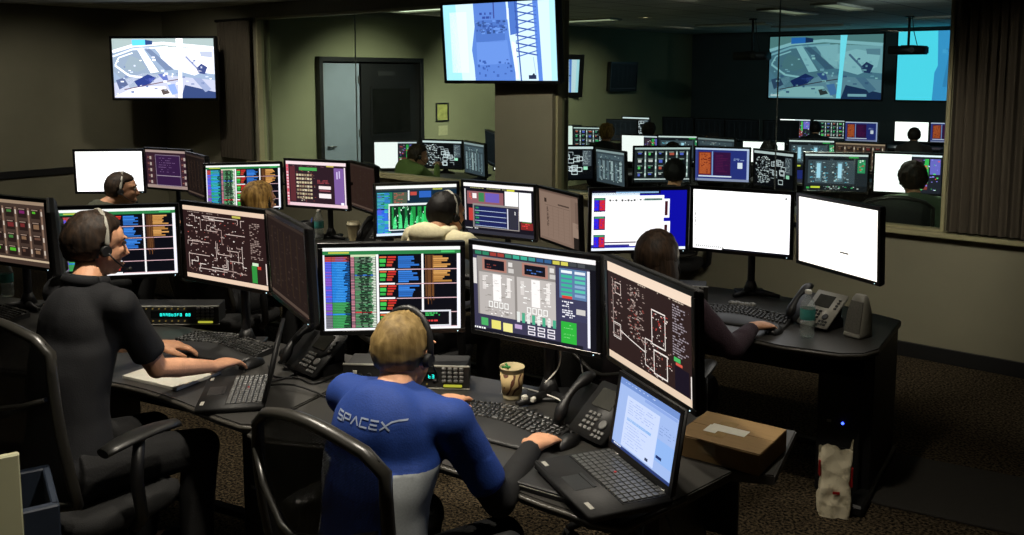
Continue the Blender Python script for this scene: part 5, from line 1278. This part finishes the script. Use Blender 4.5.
monitor_stand(at(OL, ROW1, .03, .09), [L2, L3, L4], 'black monitor pole behind the maroon schematic screen', group='monitor poles')
monitor_stand(at(OL0, ROW1, .03, .09), [L1, L0], 'black monitor pole behind the brown gauge screen', group='monitor poles')
monitor_stand((-3.25, 7.31), [A1], 'black monitor pole behind the blank white monitor of the man seen in profile', group='monitor poles')
monitor_stand((-2.865, 7.665), [A2, A3], 'black monitor pole of the rear left console', group='monitor poles')
monitor_stand((-1.325, 6.50), [B1, B2, B3], 'black monitor pole between the blue bottle and the lidded cup', group='monitor poles')
monitor_stand(at(OD, ROW2, .02, .09), [D1, D2, D3], 'black monitor pole behind the dark blue rows screen', group='monitor poles')
monitor_stand((1.30, 4.80), [E1, E2, E3], 'black monitor pole against the beige wall under the blank white screens', group='monitor poles')

# ------------------------------------------------------------------ on the near desks
Z = .73
K = 'computer keyboards'
keyboard((-.05, 2.93, Z), -34, 'long black keyboard in front of the paper cup')
mouse((.175, 2.775, Z), -40, 'black mouse under the hand beside the near desk phone')
comms_panel((-.40, 3.30, Z), -4, 'panel with cyan characters half hidden by the man in the blue shirt', 'PROP 01')
cup((.0, 3.20, Z), 'tan paper cup with brown swirls and a tea bag string', s=1.05)
phone((.275, 2.86, Z), -52, 'black handset phone with grey display between the near keyboard and the open laptop', False)
lap = laptop((.248, 2.415, Z+.028), -68, 99, 'open black laptop with a pale blue page on the near desk corner', pic_laptop())
# closed notebook under it
e = empty('closed_notebook_computer', (.16, 2.50, Z), R(-33)); tag(e, 'closed dark notebook computer lying partly under the open laptop', 'laptop')
b = B(); b.box((0, 0, .008), (.31, .22, .013), bev=.003); b.build('base', BLKM, e); b = B(); b.box((0, 0, .020), (.31, .22, .009), bev=.003); b.build('lid', DGREY, e); b = B(); b.box((0, -.108, .0145), (.30, .006, .002)); b.build('edge_line', SILV, e)
carton((.69, 2.72, Z), -36, 'brown cardboard box with a white shipping label on the near desk end')
keyboard((-1.27, 3.79, Z), -30, 'black keyboard under the hands of the man in the dark polo')
comms_panel((-1.63, 4.17, Z), 0, 'panel with cyan characters left of the maroon schematic screen', 'PROP 02')
lap.scale = (1.07, 1.07, 1.07)
lap2 = laptop((-1.02, 3.21, Z), -80, 103, 'open laptop seen edge-on beside the man in the dark polo', pic_laptop(23))
phone((-.79, 3.50, Z), -45, 'black handset phone between the two near consoles', False)
o = empty('notepad', (-1.34, 3.44, Z), R(-28)); tag(o, 'white paper pad under the forearm of the man in the dark polo', 'notepad')
b = B(); b.box((0, 0, .006), (.30, .22, .012), bev=.001); b.build('page_block', PAPER, o); b = B(); b.box((0, .105, .008), (.30, .012, .014)); b.build('binding', GREY, o)
mouse((-1.06, 3.56, Z), -30, 'black mouse under the right hand of the man in the dark polo')
keyboard((-2.62, 4.32, Z), -22, 'black keyboard cut off by the photo edge behind the dark polo'); 
bottle((-2.70, 4.72, Z), 'small water bottle beside the brown gauge rows screen', s=.98)
keyboard((1.10, 4.28, Z), -32, 'black keyboard in front of the purple sleeved hand')
mouse((1.215, 4.045, Z), -36, 'black mouse under the hand of the long haired person')
comms_panel((.78, 4.62, Z), -14, 'small panel with a lit keypad partly hidden behind the long brown hair', 'PROP 03')
bottle((1.335, 3.97, Z), 'water bottle with a teal label in front of the silver desk phone', s=1.04)
phone((1.44, 4.16, Z), -55, 'silver desk phone with black handset on the end desk')
speaker((1.575, 3.99, Z), -55, 'grey computer speaker at the rounded corner of the end desk')
bottle((-1.39, 6.40, Z), 'water bottle with blue label under the blue telemetry screen', s=1.05)
cup((-1.135, 6.36, Z), 'cream paper cup with a lid beside the monitor pole', lid=True, sleeve=False, s=1.05)
phone((-.96, 6.28, Z), -30, 'black handset phone right of the lidded cup', False)
e = empty('pen_holder', (-1.475, 6.43, Z)); tag(e, 'dark pen holder next to the blue label bottle', 'pen holder'); b = B(); b.lathe([(0, 0), (.05, 0), (.052, .002), (.056, .13), (.052, .13), (.048, .006), (0, .006)], n=20); b.build('holder_body', BLK, e)
b = B(); b.cyl((.0, .0, .01), (.03, .01, .155), .005, 0, 8); b.build('pen', mat('blue_pen', (.1, .25, .6), .4), e)
# headphones / camera tangle left of the phone
e = empty('desk_camera', (-.93, 3.62, Z)); tag(e, 'small black object with tangled leads on the desk beside the phone', 'camera'); b = B(); b.ell((0, 0, .035), (.035, .03, .028)); b.build('camera_body', BLK, e); b = B(); b.tube([(0, 0, 0), (0, 0, .02)], .03, rads=[.04, .02]); b.build('foot', BLKM, e)
b = B(); b.cyl((0, -.024, .038), (0, -.034, .036), .012, 0, 14); b.build('lens', DGREY, e)
cable([(-.92, 3.60, Z+.006), (-.86, 3.45, Z+.005), (-.95, 3.33, Z+.005), (-.82, 3.28, Z+.02), (-.66, 3.18, Z+.005), (-.58, 3.12, Z+.005)], .004, 'black lead running from the phone towards the man in the blue shirt', group=None)
cable([(-.99, 3.55, Z+.005), (-.93, 3.42, Z+.006), (-.83, 3.40, Z+.005), (-.76, 3.34, Z+.005), (-.70, 3.42, Z+.005)], .004, 'short black lead curling in front of the phone')
cable([(.12, 3.16, .80), (.17, 3.17, .86), (.175, 3.17, .95)], .003, 'thin white lead rising from behind the paper cup', WHITE)
cable([(.02, 3.30, Z+.004), (.08, 3.22, Z+.02), (.16, 3.14, Z+.02), (.2, 3.1, Z+.004)], .003, 'thin white lead lying by the pole base', WHITE)
cable([(.24, 3.08, .93), (.255, 3.06, .84), (.29, 3.02, Z+.004)], .003, 'grey lead dropping behind the near desk phone', GREY)
cable([(.42, 2.47, .69), (.47, 2.40, .60), (.52, 2.42, .45), (.50, 2.5, .35)], .005, 'pale lead hanging under the cardboard box', GREY)
for k, (x, y) in enumerate(((.045, 3.07), (.075, 3.05), (-.03, 3.24))):
    b = B(); b.box((0, 0, .009), (.022, .016, .018), bev=.004); o = b.build('sugar_packet', PAPER, None, (x, y, Z if k == 2 else Z+.04), (0, 0, R(20+40*k))); tag(o, ['small white packet on the keyboard edge', 'second small white packet on the keyboard edge, nearer the phone', 'white packet at the foot of the swirled cup'][k], 'packet')
b = B()
for k in range(5): b.ell((.025*k-.05, .008*math.sin(k*2), .012), (.02, .014, .012), nu=10, nv=6)
o = b.build('crumpled_wrapper', mat('foil_wrapper', (.5, .5, .48), .35, nscale=60, namt=.3, bump=.6), None, (1.15, 4.40, Z+.03), (0, 0, R(-25))); tag(o, 'crumpled silvery wrapper on the keyboard of the end desk', 'wrapper')
# towers, bag
tower(at((-.93, 3.30), -28, 0, .22), -28, 'computer tower with blue light behind the black chair')
tower(at((1.50, 3.96), -34, 0, .22), -34, 'computer tower with blue light under the end desk')
paper_bag((1.41, 3.76, 0), -12, 'crumpled white paper bag with red print on the floor')
b = B(); b.box((0, 0, .006), (1.1, .62, .012), bev=.004); o = b.build('floor_slab', mat('ribbed_dark_slab', (.17, .16, .14), .9, nscale=60, namt=.3, bump=.6, stretch=(1, 8, 1)), None, (2.05, 3.95, 0), (0, 0, R(-30))); tag(o, 'flat dark ribbed slab on the carpet beyond the end desk', 'mat')  # low slab built for a textured patch of the floor
# bottom left corner

e = empty('storage_cart', (-1.555, 2.20, 0), R(32)); tag(e, 'dark blue cart with a cream side board at the bottom corner of the photo', 'cart')
CB = mat('cream_board', (.66, .66, .54), .6, nscale=8, namt=.05); DB = mat('dark_blue_plastic', (.10, .14, .20), .6, nscale=40, namt=.1)
b = B(); b.box((0, -.012, .50), (.52, .024, .80), bev=.004); b.build('side_board', CB, e)
b = B()
for (c, d) in (((.30, .0, .52), (.10, .03, .42)), ((.30, .28, .52), (.10, .03, .42)), ((.34, .14, .52), (.02, .28, .42)), ((.08, .14, .33), (.5, .28, .02)), ((-.24, .14, .52), (.02, .28, .42))): b.box(c, d, bev=.004)
b.build('basket', DB, e)
b = B(); b.box((.08, .14, .18), (.56, .3, .02), bev=.004); b.build('lower_shelf', CB, e)
for x in (-.2, .32):
    for y in (.03, .26):
        b = B(); b.cyl((x, y, .07), (x, y, .33), .011, 0, 10); pst = b.build('post', DMETAL, e); b = B(); b.cyl((x-.012, y, .03), (x+.012, y, .03), .03, 0, 16); b.box((x, y, .06), (.035, .03, .02)); b.build('caster', BLKM, pst)
# chairs
chair((-.31, 2.26), -40, 'black mesh-backed chair directly behind the man in the blue shirt', 1.085)
chair((-1.47, 2.98), -32, 'black mesh-backed chair of the man in the dark polo', 1.13)
chair((.50, 3.62), -30, 'dark chair of the long haired person at the end desk', 1.02)
chair((-1.72, 5.36), -30, 'dark chair of the blond person', .98); chair((-.50, 4.62), -34, 'dark chair of the person in the cream hoodie', .98); chair((-2.98, 6.2), -45, 'dark chair of the man seen in profile', .98)
# ------------------------------------------------------------------ people of the near room
navy = mat('dark_navy_knit', (.05, .055, .075), .85, nscale=250, namt=.2, bump=.15)
blue = mat('royal_blue_jersey', (.03, .20, .50), .8, nscale=200, namt=.12, bump=.12)
lgrey = mat('light_grey_jersey', (.55, .57, .58), .8, nscale=200, namt=.08)
blk = mat('black_jersey', (.045, .045, .05), .85, nscale=200, namt=.2)
cream = mat('cream_fleece', (.92, .89, .74), .9, nscale=60, namt=.06, bump=.2)
olive = mat('olive_grey_jacket', (.26, .27, .22), .85, nscale=90, namt=.12, bump=.2)
plum = mat('plum_knit', (.20, .13, .17), .9, nscale=150, namt=.3, bump=.3)
green = mat('moss_green_shirt', (.42, .50, .26), .85, nscale=90, namt=.1, bump=.1)
sage = mat('sage_green_shirt', (.36, .44, .34), .85, nscale=90, namt=.1)
darkt = mat('charcoal_top', (.10, .10, .11), .85, nscale=90, namt=.2)

PC, HC, hsC = person('man', 'man in a royal blue shirt with cropped blond hair typing at the near console', (-.38, 2.30, .56), -32, (-.335, 2.475, 1.02), (-.315, 2.555, 1.108), -28, -12, rw=(.065, 2.66, .775), lw=(-.24, 2.98, .785),
    topmat=blue, sleevemat=blk, sleeve='short', hair='dirty', style='buzz', vox=.010, hvox=.0045, clothvox=.009, panel=lgrey, rdir=(.45, .85, -.12), ldir=(.4, .9, -.1), curl=.45, pole=[(.15, -.5, -1), (-.5, -.3, -1)], S=1.0, shw=.19)
PC.name = 'person'
headset(PC, HC, hsC, 'black headset on the cropped blond head', mic=1)
# lettering on the shirt: strokes laid on the fabric
def lettering(P, strokes, org, ex, ez, toward, w, m, name='chest_lettering', label=None, on='shirt'):
    sh = [c for c in P.children if c.name.startswith(on)][0]
    bvh = BVHTree.FromPolygons([v.co+P.location for v in sh.data.vertices], [list(f.vertices) for f in sh.data.polygons])
    b = B()
    for s in strokes:
        pts = []
        for (x0, y0), (x1, y1) in zip(s, s[1:]):
            n = max(2, int(math.hypot(x1-x0, y1-y0)/.004)); pts += [(x0+(x1-x0)*k/n, y0+(y1-y0)*k/n) for k in range(n)]
        pts.append(s[-1]); L = []
        for i, (x, y) in enumerate(pts):
            a = pts[max(0, i-1)]; c = pts[min(len(pts)-1, i+1)]; dx, dy = c[0]-a[0], c[1]-a[1]; l = math.hypot(dx, dy) or 1; nx, ny = -dy/l*w/2, dx/l*w/2
            row = []
            for q in (1, -1):
                o = org-toward*.3+ex*(x+nx*q)+ez*(y+ny*q); h = bvh.ray_cast(o, toward)
                row.append(h[0]+h[1]*(.0022 if h[1].dot(toward) < 0 else -.0022)-P.location if h[0] is not None else None)
            L.append(row)
        for r0, r1 in zip(L, L[1:]):
            if None in r0 or None in r1: continue
            b.add([r0[0], r0[1], r1[1], r1[0]], [(0, 1, 2, 3)])
    o = b.build(name, m, P); 
    if label: o['label'] = label
    return o
a = R(-33); ex = V((math.cos(a), math.sin(a), 0)); fw = V((-math.sin(a), math.cos(a), 0))
def glyphs(h, w, gap):
    G_ = [[[(1, 1), (0, 1), (0, .5), (1, .5), (1, 0), (0, 0)]], [[(0, 0), (0, 1), (1, 1), (1, .45), (.15, .45)]], [[(0, 0), (.5, 1), (1, 0)]], [[(1, 1), (0, 1), (0, 0), (1, 0)]], [[(1, 1), (0, 1)], [(0, .5), (.9, .5)], [(1, 0), (0, 0), (0, .3)]], [[(0, 1), (1, 0)], [(0, 0), (.45, .42)]]]
    out = []; x = 0
    for g in G_:
        for s in g: out.append([(x+p[0]*w, p[1]*h) for p in s])
        x += w+gap
    x0 = x-w-gap; out.append([(x0+.42*w, .42*h), (x0+w, 1.0*h), (x0+w*1.6, 1.2*h), (x0+w*2.3, 1.25*h)])
    return out
LET = lettering(PC, glyphs(.020, .0245, .007), V(CAMLET), ex, V((0, 0, 1)), fw, .0042, mat('pale_grey_print', (.55, .60, .70), .7), 'shirt_lettering', 'pale grey lettering across the back of the shirt')

d_ = (V((-.075, 2.42, .83))-V((0, 0, 1.91))).normalized(); e_ = V((.83, -.1, -.5)).normalized()
lettering(PC, [[(-.03, 0), (-.015, .018), (.0, .002), (-.012, -.014), (-.03, 0)], [(.0, .002), (.02, .012), (.034, -.004), (.02, -.018), (.0, .002)], [(-.02, -.02), (.03, -.03)]], V((-.075, 2.42, .83))-d_*.3, V((.9, .1, -.3)).normalized(), V((.25, .2, .9)).normalized(), d_, .004, MATS['pale_grey_print'], 'sleeve_print', 'pale mark on the black sleeve', 'undershirt')
PL, HL, hsL = person('man', 'dark haired man in a dark navy polo shirt typing at the keyboard', (-1.53, 2.99, .57), -34, (-1.52, 3.15, 1.165), (-1.515, 3.235, 1.295), -42, -6, rw=(-1.15, 3.38, .79), lw=(-1.47, 3.62, .80),
    topmat=navy, sleeve='short', hair='brown', style='short', vox=.010, hvox=.0045, clothvox=.009, collar=True, rdir=(.35, .8, -.12), ldir=(.8, .5, -.2), S=1.0, pole=[(-.7, -1.1, -1), (-.6, -.2, -1)], shw=.185)
headset(PL, HL, hsL, 'thin headset with ear piece on the short dark brown hair', SILV, mic=1)

PE, HE, hsE = person('woman', 'person with long brown hair and plum sleeves, hand on a mouse at the end desk', (.52, 3.70, .54), -34, (.62, 3.86, .99), (.645, 3.92, 1.105), -30, -6, rw=(1.10, 3.985, .775), lw=(.72, 4.22, .785),
    topmat=plum, sleeve='long', hair='midbrown', style='long', vox=.011, hvox=.006, rdir=(.75, .55, -.12), S=.97, pole=[(.4, -.5, -1), (-.6, -.2, -1)], shw=.165)
headset(PE, HE, hsE, 'pale headband over the long brown hair', SILV)

PA, HA, hsA = person('man', 'man in an olive grey jacket seen in profile before the blank white monitor', (-3.05, 6.30, .54), -62, (-2.90, 6.38, .985), (-2.80, 6.42, 1.095), -72, -4, rw=(-2.45, 6.75, .78),
    topmat=olive, sleeve='long', hair='brown', style='short', vox=.013, hvox=.008, S=.98)
headset(PA, HA, hsA, 'thin pale headset on the man seen in profile', SILV)
PB, HB, hsB = person('woman', 'person with straight blond hair below the blue telemetry screen', (-1.75, 5.45, .52), -30, (-1.64, 5.60, .985), (-1.60, 5.66, 1.115), -38, -4, topmat=darkt, sleeve='long', hair='blond', style='bob', vox=.014, hvox=.009, S=.97, shw=.165)
headset(PB, HB, hsB, 'black headband over the straight blond hair', BLK)
PD, HD, hsD = person('man', 'black haired person in a cream hoodie turned to the dark blue rows screen', (-.50, 4.65, .54), -38, (-.40, 4.78, 1.08), (-.355, 4.86, 1.155), -48, -4, lw=(-.56, 5.26, .78), rw=(.05, 5.1, .78),
    topmat=cream, sleeve='long', hair='black', style='short', hood=True, vox=.012, hvox=.008, S=1.0)
headset(PD, HD, hsD, 'headset on the black haired person in the cream hoodie', SILV)
PZ, HZ, hsZ = person('man', 'person cut off by the photo edge with one hand at a keyboard', (-2.95, 3.45, .54), -30, (-2.86, 3.66, 1.02), (-2.83, 3.74, 1.15), -30, -4, rw=(-2.44, 3.98, .785), topmat=darkt, sleeve='short', hair='black', style='short', vox=.013, hvox=.006, rdir=(.5, .8, -.1))

# ------------------------------------------------------------------ the far room behind the glass
FG = 'computer monitors behind the glass'
def far(pic, x, y, z, yaw, label, m=None): return monitor(pic, (x, y, z), yaw, label, FG, m, kind='far')
F1 = far(pic_split(41), -1.44, 11.10, 1.086, 5.9, 'half white monitor behind the glass beside the brown haired person in green')
F2 = far(pic_bw(42), -.848, 10.846, 1.118, -21.2, 'black and white circuit monitor behind the glass beside the green shirt')
F3 = far(pic_grey(43), -.404, 9.452, 1.192, -63.9, 'oblique blue grey monitor left of the pillar behind the glass')
F4 = far(pic_dark(44, cool=True), -.225, 9.15, 1.33, -78, 'edge-on black monitor touching the left side of the pillar view', SCRD)
F5 = far(pic_white(45, False, corner=True), .05, 10.6, 1.12, 2, 'white monitor mostly hidden by the pillar', SCRW)
G1 = far(pic_bw(46), .553, 8.998, 1.196, -.2, 'black and white circuit monitor just right of the pillar')
G2 = far(pic_grey(47), .958, 8.794, 1.168, -64.6, 'oblique pale grey monitor beside the black and white circuit one, right of the pillar')
H1 = far(pic_iconrows(48, '20262a', '8a9c98', False, 'b8c8c8'), 1.402, 8.357, 1.238, 3, 'monitor with green and teal gauge rows behind the glass')
H2 = far(pic_orange(49), 2.059, 8.79, 1.195, -22, 'blue monitor with an orange text block behind the glass')
H3 = far(pic_bw(50), 2.425, 8.322, 1.198, -64, 'oblique monochrome map monitor right of the orange text block', SCRD)
I1 = far(pic_panel(51), 2.836, 7.832, 1.221, -14.5, 'dark monitor with pale blue columns and yellow marks behind the glass')
I2 = far(pic_split(52), 3.337, 7.55, 1.244, -24.8, 'half white monitor in front of the person in the sage shirt', SCRW)
J1 = far(pic_split(53), 1.596, 11.058, 1.166, -28.2, 'half white monitor in the second row behind the gauge rows one')
J2 = far(pic_panel(54), 2.03, 10.85, 1.175, -16, 'pale topped monitor in the second row above the orange text block')
J3 = far(pic_grey(55), 2.38, 10.5, 1.17, -50, 'greenish grey monitor in the second row right of the pale topped one', SCRD)
J0 = far(pic_white(56, False), 3.25, 11.6, 1.05, -25, 'small white patch of monitor in the second row beside a dark head', SCRW)
J4 = far(pic_orange(57), 3.2, 10.4, 1.02, -40, 'violet monitor just left of the pale speckled one', SCRD)
K1 = far(pic_panel(58), 3.42, 10.2, 1.17, -20, 'pale speckled monitor in the second row under the far white screens')
K2 = far(pic_iconrows(59), 3.78, 9.75, 1.17, -36, 'brownish speckled monitor in the second row beside dark chair backs', SCRD)
P1 = far(pic_white(60, False, 'dfeee6'), .78, 13.4, 1.16, -30, 'pale monitor in the third row just right of the pillar')
P2 = far(pic_iconrows(61, '20262a', '8a9c98', False, 'b8c8c8'), 1.13, 12.9, 1.16, -22, 'gauge row monitor in the third row left of the blond head')
P3 = far(pic_dark(62, cool=True), 1.78, 14.6, 1.18, -30, 'dim monitor in the back row between the blond and the dark heads', SCRD)
P4 = far(pic_bw(63), 2.084, 15.172, 1.20, -39.8, 'pale circuit monitor in the back row behind the dark head')
W1 = far(pic_split(64, 'ffffff', .5), 5.0, 15.9, 1.13, -30, 'half white monitor under the aerial projection', SCRW)
W2 = far(pic_iconrows(65, '20262a', '8a9c98', False, 'b8c8c8'), 5.48, 15.55, 1.13, -30, 'gauge row monitor under the aerial projection')
W3 = far(pic_orange(66), 5.9, 15.2, 1.12, -34, 'violet speckled monitor under the right end of the aerial projection', SCRD)
W4 = far(pic_white(67, False, corner=True), 6.75, 15.2, 1.12, -30, 'white monitor under the cyan projection', SCRW)
W5 = far(pic_orange(68), 7.22, 14.9, 1.12, -30, 'violet table monitor partly covered by the brown drape', SCRD)
for k, (x, y) in enumerate(((2.75, 14.9), (3.2, 14.5), (3.62, 14.2), (4.15, 13.9))):
    far(pic_dark(70+k, cool=True), x, y, 1.20, -30, ['switched-off monitor in the dark back row, first right of the dark head', 'switched-off monitor in the dark back row, second right of the dark head', 'switched-off monitor in the dark back row, third right of the dark head', 'switched-off monitor in the dark back row, the one nearest the aerial picture'][k], SCRO)

def far_desk(x, y, yaw, w, label, z=.72): return desk((x, y), yaw, [(-w/2, .16), (-w/2, -.6), (w/2, -.6), (w/2, .16)], label, z)
for m_ in (): pass
far_desk(-1.0, 11.0, -24, 1.5, 'desk of the person in green behind the glass')
far_desk(.35, 9.3, -27, 1.1, 'desk under the pillar side monitors behind the glass')
far_desk(1.85, 8.75, -24, 1.55, 'desk under the orange text monitor behind the glass')
far_desk(3.22, 7.9, -24, 1.35, 'desk before the person in the sage shirt')
far_desk(2.0, 11.1, -27, 1.5, 'second row desk behind the glass, nearest the pillar'); far_desk(3.6, 10.4, -27, 1.5, 'second row desk behind the glass, nearer the drape')
far_desk(1.2, 13.2, -27, 1.6, 'third row desk behind the glass'); far_desk(2.9, 14.8, -30, 3.2, 'back row desk with the switched-off monitors'); far_desk(6.0, 15.6, -31, 3.2, 'long desk along the far wall under the projections')
def riser(ms, label):
    m = ms[len(ms)//2]; y_ = m.rotation_euler.z; q = V((-math.sin(y_), math.cos(y_), 0)); c = V(m.location)+q*.10; monitor_stand((c.x, c.y), ms, label, .72, 'monitor poles behind the glass')
riser([F1, F2], 'monitor pole behind the green shirted person'); riser([F3, F4], 'monitor pole left of the pillar behind the glass'); riser([G1, G2], 'monitor pole right of the pillar behind the glass'); riser([H1], 'monitor pole under the green gauge rows'); riser([H2, H3], 'monitor pole under the orange text block')
riser([I1, I2], 'monitor pole before the sage shirt'); riser([J1, J2, J3], 'second row monitor pole behind the glass'); riser([K1, K2, J4], 'second row monitor pole nearer the drape')

def fp(label, x, y, ztop, yaw, hair, style, tm, vox=.018, up=0., **k):
    F = V((-math.sin(R(yaw)), math.cos(R(yaw)), 0)); h = V((x, y, ztop-.125)); n = h-F*(.07+up)-V((0, 0, .125-up)); hp_ = V((n.x, n.y, .54))-F*.16
    return person('p', label, hp_, yaw, n, h, yaw+k.pop('turn', 0), -4, topmat=tm, sleeve='long', hair=hair, style=style, vox=vox, hvox=vox*.75, group=None, **k)
PF = fp('brown haired person in a moss green shirt behind the glass, left of the pillar', -1.06, 10.2, 1.12, -50, 'midbrown', 'full', green, turn=-25, rw=(-.86, 10.33, .90), up=.045)
headset(PF[0], PF[1], PF[2], 'headset on the brown haired person in green', SILV)
PI = fp('person in a sage shirt seated in a dark chair behind the glass beside the drape', 3.02, 6.75, 1.255, -12, 'brown', 'full', sage, .014)
PH = fp('dark haired person before the green gauge rows behind the glass', 1.34, 7.35, 1.23, -20, 'black', 'short', darkt)
PJ = fp('person with only the crown showing above the gauge row monitor', 1.72, 9.6, 1.20, -25, 'brown', 'short', darkt)
PP = fp('blond person in the third row right of the pillar', 1.27, 12.0, 1.26, -25, 'blond', 'full', darkt)
PQ = fp('dark haired person in the back row before the pale circuit screen', 2.05, 13.4, 1.20, -40, 'brown', 'full', darkt)
PW = fp('silhouetted person before the gauge monitor under the aerial projection', 4.86, 14.4, 1.18, -25, 'black', 'short', darkt)
PX = fp('silhouetted person before the white monitor under the cyan projection', 5.95, 13.3, 1.14, -25, 'brown', 'short', mat('dim_brown_shirt', (.25, .22, .19), .85))
PY = fp('silhouetted person farthest towards the drape in the back row', 6.45, 13.0, 1.10, -25, 'black', 'full', darkt)
PV = fp('dark head beside the small white monitor patch in the second row', 3.15, 11.0, 1.10, -20, 'black', 'full', darkt)
chair((2.78, 6.55), -14, 'dark chair of the person in the sage shirt behind the glass', 1.04)
chair((4.35, 9.0), -20, 'empty dark chair back in the second row behind the glass', 1.12); chair((4.95, 9.6), -25, 'empty dark chair back farther towards the drape behind the glass', 1.12)
chair((1.25, 6.98), -22, 'dark chair of the person before the green gauge rows', .98); chair((-1.35, 9.85), -50, 'dark chair of the person in green', .95)

# ------------------------------------------------------------------ camera, world, colour
w = bpy.data.worlds.new('w'); SC.world = w; w.use_nodes = True; w.node_tree.nodes['Background'].inputs[0].default_value = (.0, .0, .0, 1); w.node_tree.nodes['Background'].inputs[1].default_value = 0
cam = bpy.data.cameras.new('camera'); co = bpy.data.objects.new('camera', cam); COL.objects.link(co); SC.camera = co
cam.sensor_fit = 'HORIZONTAL'; cam.sensor_width = 36; cam.lens = 900/1024*36; cam.shift_x = 0; cam.shift_y = -(267.5-174.4)/1024
cam.clip_start = .05; cam.clip_end = 100
co.location = (0, 0, 1.91); co.rotation_euler = (R(90)-.11, 0, 0)
vs = SC.view_settings; SC.display_settings.display_device = 'sRGB'; vs.view_transform = 'Standard'; vs.look = 'None'; vs.exposure = 0; vs.gamma = 1; vs.use_curve_mapping = False
try:
    SC.cycles.use_denoising = True; SC.cycles.max_bounces = 8; SC.cycles.transparent_max_bounces = 12; SC.cycles.sample_clamp_indirect = 4; SC.cycles.caustics_reflective = False; SC.cycles.caustics_refractive = False
except Exception: pass
